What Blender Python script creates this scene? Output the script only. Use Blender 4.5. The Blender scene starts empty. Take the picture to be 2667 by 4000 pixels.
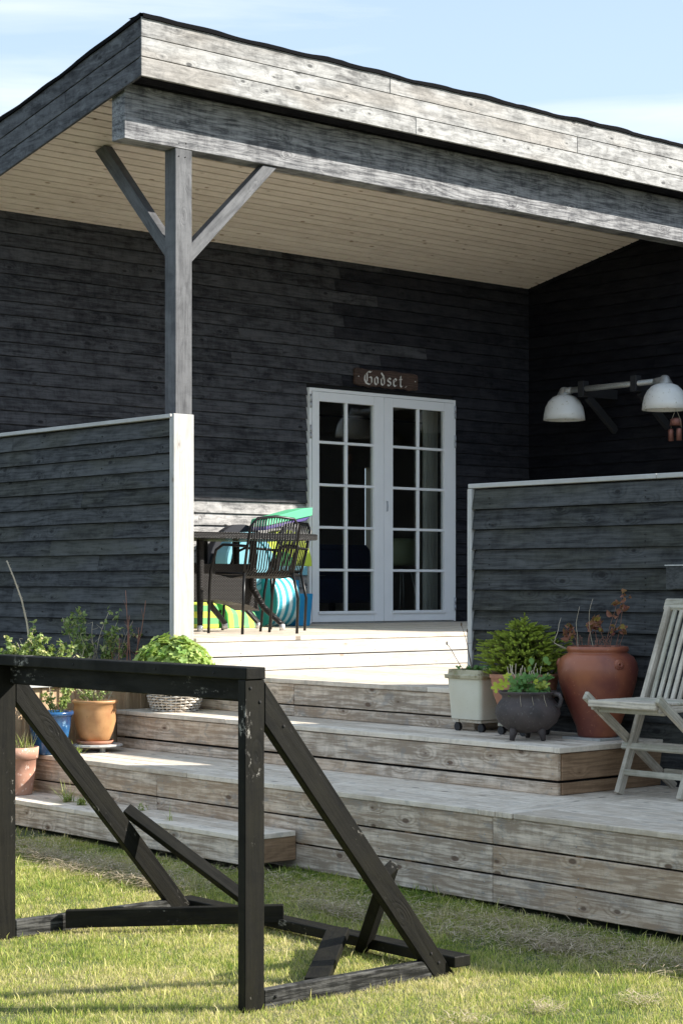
import bpy, bmesh, math, random
import numpy as np
from mathutils import Vector, Matrix
random.seed(7)
rng = np.random.default_rng(7)
C = bpy.context.scene.collection
SC = bpy.context.scene
EYE = 1.50                      # everything below is measured from eye level; the last lines lift it all

# ------------------------------------------------------------------ camera
A = math.radians(48.779)
cd = bpy.data.cameras.new('camera'); cam = bpy.data.objects.new('camera', cd); C.objects.link(cam)
cam.location = (0, 0, EYE); cam.rotation_euler = (math.pi/2, 0, A - math.pi/2)
cd.sensor_fit = 'HORIZONTAL'; cd.sensor_width = 36; cd.lens = 36*7434.8/2667
cd.shift_y = 287/2667; cd.clip_end = 600; cd.clip_start = .05
SC.camera = cam
# ------------------------------------------------------------------ sun, sky, exposure
SUNV = Vector((1.2, -1.0, 1.0)).normalized()
sd = bpy.data.lights.new('sun', 'SUN'); sun = bpy.data.objects.new('sun', sd); C.objects.link(sun)
sd.energy = 3.5; sd.angle = math.radians(.5); sd.color = (1, .95, .87)
sun.rotation_euler = SUNV.to_track_quat('Z', 'Y').to_euler(); sun.location = (8, -8, 12)
w = bpy.data.worlds.new('World'); SC.world = w; w.use_nodes = True
nt = w.node_tree; nt.nodes.clear()
def N(nt, t, **k):
    n = nt.nodes.new(t)
    for a, b in k.items():
        if a == 'inp':
            for i, v in b.items(): n.inputs[i].default_value = v
        else: setattr(n, a, b)
    return n
L = lambda nt, a, b: nt.links.new(a, b)
sky = N(nt, 'ShaderNodeTexSky', sky_type='NISHITA', sun_disc=False)
sky.sun_elevation = math.asin(SUNV.z); sky.sun_rotation = math.atan2(SUNV.x, SUNV.y)
sky.air_density = 1.0; sky.dust_density = .6; sky.ozone_density = 1.6
tc = N(nt, 'ShaderNodeTexCoord')
mp = N(nt, 'ShaderNodeMapping'); mp.inputs['Rotation'].default_value = (0, 0, -A); mp.inputs['Scale'].default_value = (1.0, 2.2, 17)
L(nt, tc.outputs['Generated'], mp.inputs['Vector'])
nz = N(nt, 'ShaderNodeTexNoise', inp={'Scale': 1.35, 'Detail': 7, 'Roughness': .55, 'Distortion': .35}); L(nt, mp.outputs[0], nz.inputs['Vector'])
cr = N(nt, 'ShaderNodeValToRGB'); cr.color_ramp.elements[0].position = .50; cr.color_ramp.elements[1].position = .82
L(nt, nz.outputs['Fac'], cr.inputs['Fac'])
sep = N(nt, 'ShaderNodeSeparateXYZ'); L(nt, tc.outputs['Generated'], sep.inputs[0])
lo = N(nt, 'ShaderNodeMapRange', inp={'From Min': .0, 'From Max': .30, 'To Min': .92, 'To Max': .62}); L(nt, sep.outputs['Z'], lo.inputs['Value'])
hz = N(nt, 'ShaderNodeMixRGB'); hz.inputs['Color2'].default_value = (5.0, 6.35, 8.0, 1)
L(nt, lo.outputs[0], hz.inputs['Fac']); L(nt, sky.outputs[0], hz.inputs['Color1'])
mx = N(nt, 'ShaderNodeMixRGB'); mx.inputs['Color2'].default_value = (7.4, 7.7, 8.1, 1)
L(nt, cr.outputs[0], mx.inputs['Fac']); L(nt, hz.outputs[0], mx.inputs['Color1'])
bg = N(nt, 'ShaderNodeBackground', inp={'Strength': .052}); out = N(nt, 'ShaderNodeOutputWorld')
L(nt, mx.outputs[0], bg.inputs['Color']); L(nt, bg.outputs[0], out.inputs[0])
SC.view_settings.view_transform = 'Standard'; SC.view_settings.look = 'None'
SC.view_settings.gamma = 1; SC.view_settings.use_curve_mapping = False
SC.view_settings.exposure = 1.64

# ------------------------------------------------------------------ material helpers
def mat(name):
    m = bpy.data.materials.new(name); m.use_nodes = True
    nt = m.node_tree; b = nt.nodes['Principled BSDF']
    return m, nt, b
def M_(nt, op, a, b=None, c=None):
    n = N(nt, 'ShaderNodeMath', operation=op)
    for i, v in enumerate((a, b, c)):
        if v is None: continue
        if isinstance(v, (int, float)): n.inputs[i].default_value = v
        else: L(nt, v, n.inputs[i])
    return n.outputs[0]
def MR(nt, v, a, b, c=0., d=1.):
    n = N(nt, 'ShaderNodeMapRange', inp={'From Min': a, 'From Max': b, 'To Min': c, 'To Max': d}); n.interpolation_type = 'SMOOTHSTEP'
    L(nt, v, n.inputs['Value']); return n.outputs[0]
def MIX(nt, f, a, b, mode='MIX'):
    n = N(nt, 'ShaderNodeMixRGB', blend_type=mode)
    for i, v in enumerate((f, a, b)):
        if isinstance(v, (int, float)): n.inputs[i].default_value = v
        elif isinstance(v, tuple): n.inputs[i].default_value = (*v, 1) if len(v) == 3 else v
        else: L(nt, v, n.inputs[i])
    return n.outputs[0]
def NOISE(nt, vec, sc, scale=1, det=3, rough=.55, dist=0):
    m = N(nt, 'ShaderNodeMapping'); m.inputs['Scale'].default_value = sc; L(nt, vec, m.inputs[0])
    n = N(nt, 'ShaderNodeTexNoise', inp={'Scale': scale, 'Detail': det, 'Roughness': rough, 'Distortion': dist}); L(nt, m.outputs[0], n.inputs['Vector'])
    return n.outputs['Fac']
def wood(name, light, dark, knot=(.05, .035, .02), grain=.5, mott=.5, blotch=None, bl=.0, rough=.75, bump=.4, knots=0.28, vary=.25, freq=26, chips=None, tint=None, spec=.3, mscale=1., cross=.45):
    """board-local coordinates: X along the board, Z across it"""
    m, nt, b = mat(name)
    t = N(nt, 'ShaderNodeTexCoord'); oi = N(nt, 'ShaderNodeObjectInfo')
    off = N(nt, 'ShaderNodeVectorMath', operation='SCALE'); L(nt, oi.outputs['Random'], off.inputs['Scale']); off.inputs[0].default_value = (83, 31, 57)
    P = N(nt, 'ShaderNodeVectorMath', operation='ADD'); L(nt, t.outputs['Object'], P.inputs[0]); L(nt, off.outputs[0], P.inputs[1]); P = P.outputs[0]
    s = N(nt, 'ShaderNodeSeparateXYZ'); L(nt, P, s.inputs[0])
    km = N(nt, 'ShaderNodeCombineXYZ'); L(nt, M_(nt, 'MULTIPLY', s.outputs['X'], 4.2), km.inputs[0]); L(nt, M_(nt, 'MULTIPLY', s.outputs['Z'], 8.5), km.inputs[1])
    vo = N(nt, 'ShaderNodeTexVoronoi', inp={'Scale': 1.0, 'Randomness': 1.0}); vo.voronoi_dimensions = '2D'; L(nt, km.outputs[0], vo.inputs['Vector'])
    vs = N(nt, 'ShaderNodeSeparateColor'); L(nt, vo.outputs['Color'], vs.inputs[0])
    has = MR(nt, vs.outputs[0], 1-knots-.02, 1-knots+.02)
    d = vo.outputs['Distance']
    swell = M_(nt, 'MULTIPLY', MR(nt, d, .40, .05), has)
    low = NOISE(nt, P, (.9, 3, 5.), 1, 2)
    ph = M_(nt, 'MULTIPLY', s.outputs['Z'], float(freq))
    ph = M_(nt, 'MULTIPLY_ADD', swell, 1.9, ph); ph = M_(nt, 'MULTIPLY_ADD', low, 7.5, ph)
    rg = M_(nt, 'SINE', M_(nt, 'MULTIPLY', ph, 6.283))
    rg = M_(nt, 'MULTIPLY_ADD', rg, .5, .5); rg = M_(nt, 'POWER', rg, 2.2)
    fib = NOISE(nt, P, (3.5, 40, 95), 1, 5, .72)
    mo2 = NOISE(nt, P, (15, 3, 4.5), 1, 5, .7, .6)
    fine = NOISE(nt, P, (60, 200, 240), 1, 2, .7)
    mo = NOISE(nt, P, (4.5*mscale, 3, 15*mscale), 1, 6, .68, .5)
    dk_ = M_(nt, 'SUBTRACT', d, M_(nt, 'MULTIPLY_ADD', vs.outputs[1], .085, -.045)); kn = M_(nt, 'MULTIPLY', MR(nt, dk_, .095, .045), has)
    f = M_(nt, 'MULTIPLY_ADD', rg, grain*.55, M_(nt, 'MULTIPLY', MR(nt, fib, .40, .60), grain*.9))
    f = M_(nt, 'ADD', f, M_(nt, 'MULTIPLY', MR(nt, mo, .38, .68), mott))
    f = M_(nt, 'ADD', f, M_(nt, 'MULTIPLY', MR(nt, mo2, .40, .66), mott*cross))
    f = M_(nt, 'ADD', f, M_(nt, 'MULTIPLY_ADD', oi.outputs['Random'], vary, -vary*.5-mott*cross*.4))
    n = N(nt, 'ShaderNodeMath', operation='MULTIPLY', use_clamp=True); n.inputs[1].default_value = .8; L(nt, f, n.inputs[0])
    col = MIX(nt, n.outputs[0], light, dark)
    if tint:
        tn = NOISE(nt, P, (1.1, 2, 4), 1, 2)
        col = MIX(nt, MR(nt, tn, .45, .62, 0, .8), col, MIX(nt, n.outputs[0], tint[0], tint[1]))
    if blotch:
        bn = NOISE(nt, P, (7, 4, 13), 1, 6, .7, .8)
        col = MIX(nt, MR(nt, bn, .52, .66, 0, bl), col, blotch)
    col = MIX(nt, M_(nt, 'MULTIPLY', MR(nt, d, .17, .04, 0, .35), has), col, knot)
    col = MIX(nt, M_(nt, 'MULTIPLY', kn, .82), col, knot)
    if chips:
        c2 = NOISE(nt, P, (26, 40, 60), 1, 5, .8); c3 = NOISE(nt, P, (4.2, 4, 6), 1, 3)
        cf = M_(nt, 'MULTIPLY', MR(nt, c2, .60, .68), MR(nt, c3, .56, .66))
        cf2 = M_(nt, 'MULTIPLY', MR(nt, c2, .52, .60), MR(nt, c3, .65, .73))
        cf = M_(nt, 'MAXIMUM', cf, cf2)
        col = MIX(nt, M_(nt, 'MULTIPLY', cf, .8), col, chips)
    L(nt, col, b.inputs['Base Color'])
    b.inputs['Specular IOR Level'].default_value = spec
    rr = MR(nt, mo, .3, .7, rough-.1, min(1, rough+.1)); L(nt, rr, b.inputs['Roughness'])
    h = M_(nt, 'MULTIPLY_ADD', rg, -.35, M_(nt, 'MULTIPLY', fib, 1.0)); h = M_(nt, 'MULTIPLY_ADD', fine, .4, h); h = M_(nt, 'MULTIPLY_ADD', kn, -.7, h)
    bp = N(nt, 'ShaderNodeBump', inp={'Strength': bump, 'Distance': .004}); L(nt, h, bp.inputs['Height']); L(nt, bp.outputs[0], b.inputs['Normal'])
    return m
def plain(name, col, rough=.6, metal=0, spots=None, sf=0, sscale=40, var=.15, bump=.1, bscale=60, spec=.5, c2=None, c2s=4):
    m, nt, b = mat(name)
    t = N(nt, 'ShaderNodeTexCoord').outputs['Object']
    n1 = NOISE(nt, t, (1, 1, 1), c2s, 4)
    base = MIX(nt, MR(nt, n1, .35, .68), col, c2 if c2 else tuple(c*(1-var) for c in col))
    n2 = NOISE(nt, t, (1, 1, 1), sscale, 4, .7)
    if spots: base = MIX(nt, MR(nt, n2, .62-sf*.2, .70-sf*.2, 0, .9), base, spots)
    L(nt, base, b.inputs['Base Color']); b.inputs['Roughness'].default_value = rough; b.inputs['Metallic'].default_value = metal
    b.inputs['Specular IOR Level'].default_value = spec
    if bump:
        n3 = NOISE(nt, t, (1, 1, 1), bscale, 3, .6)
        bp = N(nt, 'ShaderNodeBump', inp={'Strength': bump, 'Distance': .003}); L(nt, n3, bp.inputs['Height']); L(nt, bp.outputs[0], b.inputs['Normal'])
    return m
def leafm(name, a, b_, c=None, trans=.35, rough=.55):
    m, nt, b = mat(name)
    oi = N(nt, 'ShaderNodeAttribute', attribute_name='tone')
    f = oi.outputs['Fac']
    col = MIX(nt, MR(nt, f, 0, .8), a, b_)
    if c: col = MIX(nt, MR(nt, f, .82, .9), col, c)
    L(nt, col, b.inputs['Base Color']); b.inputs['Roughness'].default_value = rough; b.inputs['Specular IOR Level'].default_value = .3
    tr = N(nt, 'ShaderNodeBsdfTranslucent'); L(nt, MIX(nt, .5, col, (.5, .6, .1), 'MIX'), tr.inputs['Color'])
    mxs = N(nt, 'ShaderNodeMixShader'); mxs.inputs[0].default_value = trans
    L(nt, b.outputs[0], mxs.inputs[1]); L(nt, tr.outputs[0], mxs.inputs[2]); L(nt, mxs.outputs[0], nt.nodes['Material Output'].inputs[0])
    return m
MW = {}
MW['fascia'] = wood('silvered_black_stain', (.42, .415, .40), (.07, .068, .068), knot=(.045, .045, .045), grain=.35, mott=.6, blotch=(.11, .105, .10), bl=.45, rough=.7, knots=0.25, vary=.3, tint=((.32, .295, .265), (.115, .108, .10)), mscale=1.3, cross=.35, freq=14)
MW['gable'] = wood('shade_toned_gable_stain', (.095, .097, .105), (.018, .018, .022), knot=(.01, .01, .012), grain=.35, mott=.8, blotch=(.16, .165, .175), bl=.5, rough=.7, knots=0.22, vary=.3, mscale=1.2, freq=14)  # darker copy of the fascia stain; the gable's shade is in the colour
MW['siding'] = wood('sunlit_tone_siding', (.36, .35, .34), (.09, .088, .088), knot=(.022, .022, .024), grain=.45, mott=.8, blotch=(.045, .045, .05), bl=.7, rough=.6, knots=0.22, vary=.55, freq=16, bump=.5)  # lit copy of the wall boards: the low sun patch is in the colour
MW['sidingmid'] = wood('weathered_black_siding', (.082, .082, .089), (.013, .013, .016), knot=(.012, .012, .014), grain=.5, mott=.65, blotch=(.024, .024, .028), bl=.45, rough=.6, cross=.55, spec=.18, knots=0.22, vary=.4, freq=16)  # plain wall tone, between the lit and the shaded copy
MW['shaded_siding'] = wood('shade_tone_siding', (.034, .034, .04), (.008, .008, .011), knot=(.006, .006, .007), grain=.5, mott=.65, rough=.6, cross=.5, spec=.15, knots=0.19, vary=.4, freq=16)  # shaded copy of the wall boards: porch-corner falloff put into the colour
MW['wing'] = wood('deep_black_siding', (.013, .013, .016), (.003, .003, .005), knot=(.004, .004, .005), grain=.6, mott=.7, rough=.62, spec=.12, knots=0.17, vary=.4, freq=16)  # darkest board tone, for the wing, eave boards and soffit trim
MW['screen'] = wood('dark_grey_screen_stain', (.092, .095, .096), (.020, .021, .023), knot=(.016, .016, .017), grain=.55, mott=.5, rough=.68, spec=.15, knots=0.25, vary=.7, freq=20, tint=((.082, .083, .070), (.020, .021, .017)), bump=.7, blotch=(.05, .052, .054), bl=.2)
MW['post'] = wood('grey_stained_post', (.12, .122, .128), (.04, .041, .045), knot=(.08, .08, .085), grain=.35, mott=.5, knots=0.17, vary=.1, freq=16, rough=.65)
MW['beam'] = wood('grey_stained_beam', (.30, .30, .305), (.06, .061, .067), knot=(.06, .06, .065), grain=.75, mott=.7, knots=0.19, vary=.1, freq=24, rough=.65, bump=.8)
MW['soffit'] = wood('pale_pine_soffit', (.82, .715, .645), (.62, .52, .455), knot=(.30, .2, .13), grain=.4, mott=.5, knots=0.28, vary=.4, freq=30, rough=.7, bump=.15)
MW['deck'] = wood('weathered_pine_deck', (.76, .65, .53), (.33, .26, .195), knot=(.12, .075, .05), grain=.85, mott=.75, blotch=(.27, .255, .235), bl=.6, knots=0.34, vary=.45, freq=18, rough=.8, tint=((.68, .54, .40), (.38, .27, .18)), bump=.5)
MW['decktop'] = wood('weathered_deck_boards', (.78, .69, .575), (.49, .41, .32), knot=(.17, .14, .11), grain=.45, mott=.7, knots=0.19, vary=.9, freq=14, rough=.8, bump=.3, blotch=(.34, .32, .285), bl=.45)
MW['sunlit_riser'] = wood('sunlit_tone_riser', (.50, .485, .46), (.36, .34, .31), knot=(.34, .25, .19), grain=.6, mott=.5, knots=0.17, vary=.15, freq=14, rough=.8, bump=.3)  # whiter copy of the deck wood; the sun's glare is in the colour
MW['browndeck'] = wood('brown_pine_riser', (.36, .235, .14), (.21, .13, .075), knot=(.13, .07, .035), grain=.8, mott=.6, knots=0.22, vary=.3, freq=24, rough=.75)
MW['whitewood'] = wood('white_glazed_trim', (.54, .53, .51), (.36, .34, .315), knot=(.5, .46, .4), grain=.35, mott=.3, knots=0.14, vary=.1, freq=16, rough=.6, bump=.2)
MW['endboard'] = wood('sun_toned_white_end_board', (.46, .45, .43), (.33, .315, .29), knot=(.24, .20, .16), grain=.5, mott=.35, knots=.18, vary=.1, freq=12, rough=.65, bump=.3)  # white trim toned down in colour to offset the direct sun
MW['cedar'] = wood('honey_vertical_cladding', (.56, .40, .25), (.36, .235, .135), knot=(.16, .09, .05), grain=.6, mott=.5, knots=0.17, vary=.4, freq=18, rough=.7)
MW['goalworn'] = wood('worn_black_rail', (.11, .108, .10), (.012, .012, .011), knot=(.006, .006, .005), grain=.9, mott=.8, knots=.12, vary=.1, freq=26, rough=.65, chips=(.36, .34, .30), bump=.8, spec=.15)
MW['goal'] = wood('black_painted_timber', (.012, .011, .0075), (.003, .003, .0025), knot=(.006, .006, .005), grain=.4, mott=.6, knots=.03, vary=.3, freq=18, rough=.6, chips=(.36, .34, .30), bump=.35, spec=.14)
MW['teak'] = wood('silver_teak', (.70, .62, .51), (.34, .295, .235), knot=(.3, .28, .22), grain=.6, mott=.6, knots=0.01, vary=.3, freq=60, rough=.85, bump=.6, tint=((.52, .49, .40), (.30, .285, .215)))
MW['signwood'] = wood('dark_brown_sign_board', (.115, .07, .052), (.045, .028, .022), knot=(.02, .012, .01), grain=.9, mott=.5, knots=0.11, vary=0, freq=50, rough=.5, bump=1.)
MW['oldslab'] = plain('grey_stone_slab', (.45, .45, .43), .9, spots=(.3, .3, .28), sf=.3)
K = {}
K['white'] = plain('white_door_paint', (.86, .86, .86), .35, var=.03, bump=.03)
K['rubber'] = plain('black_rubber', (.012, .012, .014), .6)
K['steel'] = plain('galvanised_pipe', (.42, .42, .40), .45, metal=.6, spots=(.2, .2, .18), sf=.4, sscale=90)
K['zinc'] = plain('zinc_hinge', (.55, .57, .62), .4, metal=.7)
K['shade'] = plain('dirty_white_enamel', (.78, .78, .76), .4, spots=(.38, .36, .29), sf=.12, sscale=24, var=.12)
K['copper'] = plain('dull_copper', (.30, .13, .10), .5, metal=.5, var=.4)
K['cast'] = plain('cast_aluminium', (.40, .40, .39), .45, metal=.5, spots=(.25, .25, .22), sf=.3)
K['felt'] = plain('black_roofing_felt', (.007, .007, .008), .95, bump=.3, spec=.05)
K['dark'] = plain('dark_cavity', (.012, .011, .010), .95)
K['blackwood'] = plain('black_bracket_wood', (.013, .013, .015), .7)
K['terra'] = plain('glazed_terracotta', (.35, .115, .055), .36, var=.0, c2=(.17, .048, .036), c2s=3.2, spots=(.42, .18, .10), sf=.0, sscale=45, bump=.35, bscale=16)
K['terra2'] = plain('matt_terracotta', (.50, .23, .14), .8, c2=(.38, .165, .10), c2s=6, spots=(.6, .4, .3), sf=.1)
K['pink'] = plain('pale_pink_terracotta', (.54, .31, .22), .85, c2=(.42, .21, .14), c2s=5, spots=(.78, .6, .5), sf=.2, sscale=30)
K['orange'] = plain('orange_glazed_pot', (.50, .27, .115), .45, c2=(.36, .17, .07), c2s=7, spots=(.32, .17, .07), sf=.05, sscale=80)
K['blue'] = plain('blue_glazed_pot', (.02, .11, .25), .2, c2=(.012, .04, .12), c2s=9, spots=(.16, .28, .42), sf=.12, sscale=22, bump=.25, bscale=25)
K['cream'] = plain('cream_glazed_planter', (.68, .66, .56), .25, c2=(.63, .60, .49), c2s=5, spots=(.42, .40, .32), sf=.0, sscale=120, bump=.05)
K['creamrim'] = plain('mossy_cream_rim', (.52, .47, .33), .6, c2=(.27, .22, .12), c2s=11, spots=(.2, .16, .08), sf=.3)
K['iron'] = plain('rusty_cast_iron', (.085, .066, .062), .7, c2=(.045, .036, .035), c2s=7, spots=(.16, .15, .14), sf=.12, sscale=70, bump=.6, bscale=90)
K['soil'] = plain('potting_soil', (.03, .02, .013), .95, bump=1., bscale=50, spots=(.12, .09, .05), sf=.3)
K['wicker'] = plain('whitewashed_wicker', (.62, .57, .50), .7, c2=(.42, .36, .29), c2s=30)
K['blackmetal'] = plain('chipped_black_metal', (.010, .010, .010), .35, spots=(.45, .43, .40), sf=-.35, sscale=60, spec=.3)
K['silver'] = plain('silver_foot_cap', (.75, .75, .74), .3, metal=.4)
K['stem'] = plain('brown_stem', (.16, .10, .055), .8, var=.4)
K['redstem'] = plain('red_brown_stem', (.34, .15, .10), .7, var=.4)
K['straw'] = plain('pale_dry_stem', (.62, .52, .38), .85, var=.4)
K['greenstem'] = plain('green_stem', (.15, .22, .05), .7)
K['blackpvc'] = K['rubber']
def weave(name, col, sx, sz):
    m, nt, b = mat(name)
    t = N(nt, 'ShaderNodeTexCoord').outputs['Object']; s = N(nt, 'ShaderNodeSeparateXYZ'); L(nt, t, s.inputs[0])
    xy = M_(nt, 'ADD', s.outputs['X'], s.outputs['Y'])
    a = M_(nt, 'SINE', M_(nt, 'MULTIPLY', xy, sx)); c = M_(nt, 'SINE', M_(nt, 'MULTIPLY', s.outputs['Z'], sz))
    h = M_(nt, 'MULTIPLY', a, c); h2 = M_(nt, 'ADD', M_(nt, 'ABSOLUTE', c), M_(nt, 'MULTIPLY', h, .5))
    L(nt, MIX(nt, MR(nt, h2, 0, 1.2), tuple(x*.35 for x in col), col), b.inputs['Base Color'])
    b.inputs['Roughness'].default_value = .38
    bp = N(nt, 'ShaderNodeBump', inp={'Strength': 1., 'Distance': .006}); L(nt, h2, bp.inputs['Height']); L(nt, bp.outputs[0], b.inputs['Normal'])
    return m
K['rattan'] = weave('black_poly_rattan', (.022, .020, .019), 260, 330)
def stripes(name, cols, axis, period, radial=False):
    m, nt, b = mat(name)
    t = N(nt, 'ShaderNodeTexCoord').outputs['Object']; s = N(nt, 'ShaderNodeSeparateXYZ'); L(nt, t, s.inputs[0])
    v = M_(nt, 'FRACT', M_(nt, 'MULTIPLY_ADD', s.outputs[axis], 1/period, .5))
    r = N(nt, 'ShaderNodeValToRGB'); r.color_ramp.interpolation = 'CONSTANT'; e = r.color_ramp.elements
    n = len(cols); e[0].position = 0; e[0].color = (*cols[0], 1); e[1].position = 1/n; e[1].color = (*cols[1], 1)
    for i in range(2, n): q = e.new(i/n); q.color = (*cols[i], 1)
    L(nt, v, r.inputs[0]); nz = NOISE(nt, t, (1, 1, 1), 18, 3)
    L(nt, MIX(nt, MR(nt, nz, .3, .7, 0, .18), r.outputs[0], (.1, .2, .15)), b.inputs['Base Color'])
    b.inputs['Roughness'].default_value = .75; return m
K['foamgreen'] = stripes('green_yellow_foam', [(.62, .74, .06), (.13, .42, .14)], 'X', .105)
K['foamgreenz'] = stripes('green_yellow_foam_layers', [(.62, .74, .06), (.13, .42, .14)], 'Z', .10)
K['foamblue'] = stripes('turquoise_white_foam', [(.02, .33, .43), (.62, .80, .78)], 'X', .072)
for n_, c_ in dict(teal=(.01, .23, .27), blue=(.01, .27, .52), sky=(.17, .40, .48), lime=(.60, .72, .07), green=(.05, .33, .08), mint=(.12, .55, .30), purple=(.09, .06, .25), navy=(.01, .012, .02), dteal=(.01, .12, .12)).items():
    K['f_'+n_] = plain(n_+'_foam', c_, .75, var=.12, bump=.15, bscale=200)
def glassm():
    m, nt, b = mat('window_glass'); nt.nodes.remove(b)
    tr = N(nt, 'ShaderNodeBsdfTransparent'); tr.inputs[0].default_value = (.86, .88, .86, 1)
    gl = N(nt, 'ShaderNodeBsdfGlossy'); gl.inputs['Roughness'].default_value = .0
    lw = N(nt, 'ShaderNodeLayerWeight'); lw.inputs[0].default_value = .5
    fx = M_(nt, 'MULTIPLY_ADD', M_(nt, 'POWER', lw.outputs['Facing'], 4.0), .9, .09)
    mx = N(nt, 'ShaderNodeMixShader'); L(nt, fx, mx.inputs[0]); L(nt, tr.outputs[0], mx.inputs[1]); L(nt, gl.outputs[0], mx.inputs[2])
    L(nt, mx.outputs[0], nt.nodes['Material Output'].inputs[0]); return m
K['glass'] = glassm()
K['wallpaint'] = plain('interior_plaster', (.34, .30, .25), .9, bump=0)
K['floorwood'] = plain('interior_floor', (.25, .16, .09), .5)
K['sofa'] = plain('navy_upholstery', (.02, .04, .11), .9)
K['curtain'] = plain('thin_white_curtain', (.72, .72, .68), .9, bump=0)
K['shell'] = plain('pale_green_shell', (.36, .42, .24), .4)
K['letter'] = plain('white_lettering_paint', (.72, .70, .66), .7, var=.1)

# ------------------------------------------------------------------ object helpers
WM = {}
def put(o, Mx, parent=None):
    C.objects.link(o) if o.name not in C.objects else None
    if parent is not None:
        o.parent = parent; o.matrix_parent_inverse = WM[parent.name].inverted()
    o.matrix_basis = Mx; WM[o.name] = Mx.copy(); return o
def tag(o, label=None, cat=None, group=None, kind=None):
    for k_, v_ in (('label', label), ('category', cat), ('group', group), ('kind', kind)):
        if v_: o[k_] = v_
    return o
def thing(name, loc, label, cat, group=None):
    return tag(put(bpy.data.objects.new(name, None), Matrix.Translation(loc)), label, cat, group)
class MB:
    def __init__(s): s.v = []; s.f = []; s.sm = []
    def add(s, vs, fs, smooth=False):
        b = len(s.v); s.v += [tuple(v) for v in vs]; s.f += [tuple(i+b for i in f) for f in fs]; s.sm += [smooth]*len(fs); return s
    def box(s, x0, x1, y0, y1, z0, z1):
        return s.add([(x0,y0,z0),(x1,y0,z0),(x1,y1,z0),(x0,y1,z0),(x0,y0,z1),(x1,y0,z1),(x1,y1,z1),(x0,y1,z1)],
                     [(0,3,2,1),(4,5,6,7),(0,1,5,4),(1,2,6,5),(2,3,7,6),(3,0,4,7)])
    def prism(s, poly, y0, y1):               # poly in (x,z)
        n = len(poly)
        return s.add([(x, y0, z) for x, z in poly]+[(x, y1, z) for x, z in poly], [tuple(range(n)), tuple(range(2*n-1, n-1, -1))]+[((i+1) % n, i, n+i, n+(i+1) % n) for i in range(n)])
    def lathe(s, prof, seg=40, c=(0, 0, 0), smooth=True, squash=1, wob=0):
        vs = []; fs = []; n = len(prof)
        for i in range(seg):
            a = 2*math.pi*i/seg; k = 1+wob*math.sin(a*3+1)
            for r, z in prof: vs.append((c[0]+r*k*math.cos(a), c[1]+r*k*math.sin(a)*squash, c[2]+z))
        for i in range(seg):
            j = (i+1) % seg
            for k in range(n-1): fs.append((i*n+k, j*n+k, j*n+k+1, i*n+k+1))
        return s.add(vs, fs, smooth)
    def tube(s, pts, r, seg=6, r1=None, closed=False, smooth=True):
        pts = [Vector(p) for p in pts]; n = len(pts); vs = []; fs = []
        up = Vector((0, 0, 1)); prev = None
        for i, p in enumerate(pts):
            a = pts[i-1] if (i > 0 or closed) else p; b = pts[(i+1) % n] if (i < n-1 or closed) else p
            t = (b-a).normalized() if (b-a).length > 1e-9 else Vector((0, 0, 1))
            if prev is None:
                x = t.cross(up);  x = t.cross(Vector((1, 0, 0))) if x.length < .1 else x
            else: x = prev-t*prev.dot(t)
            x.normalize(); prev = x; y = t.cross(x)
            rr = r if r1 is None else r+(r1-r)*i/max(1, n-1)
            for k in range(seg):
                an = 2*math.pi*k/seg; vs.append(p+x*math.cos(an)*rr+y*math.sin(an)*rr)
        m = n if closed else n-1
        for i in range(m):
            for k in range(seg):
                a0 = i*seg+k; a1 = i*seg+(k+1) % seg; b0 = ((i+1) % n)*seg+k; b1 = ((i+1) % n)*seg+(k+1) % seg
                fs.append((a0, a1, b1, b0))
        if not closed: fs += [tuple(range(seg-1, -1, -1)), tuple((n-1)*seg+k for k in range(seg))]
        return s.add(vs, fs, smooth)
    def build(s, name, m, parent=None, origin=None, bevel=0, tones=None):
        me = bpy.data.meshes.new(name)
        o = Vector(origin) if origin is not None else (Vector(np.mean(np.array(s.v), axis=0)) if s.v else Vector())
        me.from_pydata([tuple(Vector(v)-o) for v in s.v], [], s.f)
        me.polygons.foreach_set('use_smooth', s.sm)
        if tones is not None:
            at = me.attributes.new('tone', 'FLOAT', 'POINT'); at.data.foreach_set('value', tones)
        me.materials.append(m)
        bm = bmesh.new(); bm.from_mesh(me); bmesh.ops.recalc_face_normals(bm, faces=bm.faces)
        if bevel: bmesh.ops.bevel(bm, geom=[e for e in bm.edges if e.calc_length() > bevel*3 and len(e.link_faces) == 2 and e.calc_face_angle(0) > .5], offset=bevel, segments=1, affect='EDGES', profile=.5)
        bm.to_mesh(me); bm.free()
        return put(bpy.data.objects.new(name, me), Matrix.Translation(o), parent)
_cache = {}
def board_mesh(Ln, T, W, bev):
    key = (round(Ln, 3), round(T, 3), round(W, 3), bev)
    if key not in _cache:
        me = bpy.data.meshes.new('board'); bm = bmesh.new(); bmesh.ops.create_cube(bm, size=1)
        bmesh.ops.scale(bm, vec=(Ln, T, W), verts=bm.verts)
        if bev: bmesh.ops.bevel(bm, geom=bm.edges[:], offset=bev, segments=1, affect='EDGES')
        bm.to_mesh(me); bm.free(); _cache[key] = me
    return _cache[key]
def board(name, c, ax, wd, Ln, W, T, m, parent, bev=.003, label=None):
    """board centred at c, length along ax, width along wd"""
    ax = Vector(ax).normalized(); wd = Vector(wd); wd = (wd-ax*wd.dot(ax)).normalized(); n = wd.cross(ax)
    me = board_mesh(Ln, T, W, bev)
    if not me.materials or me.materials[0] != m:
        key = (me.name, m.name)
        if not me.materials: me.materials.append(m)
        else:
            if key not in _cache: q = me.copy(); q.materials[0] = m; _cache[key] = q
            me = _cache[key]
    R = Matrix((ax, n, wd)).transposed().to_4x4(); R.translation = Vector(c)
    o = put(bpy.data.objects.new(name, me), R, parent)
    if label: o['label'] = label
    return o
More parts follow.
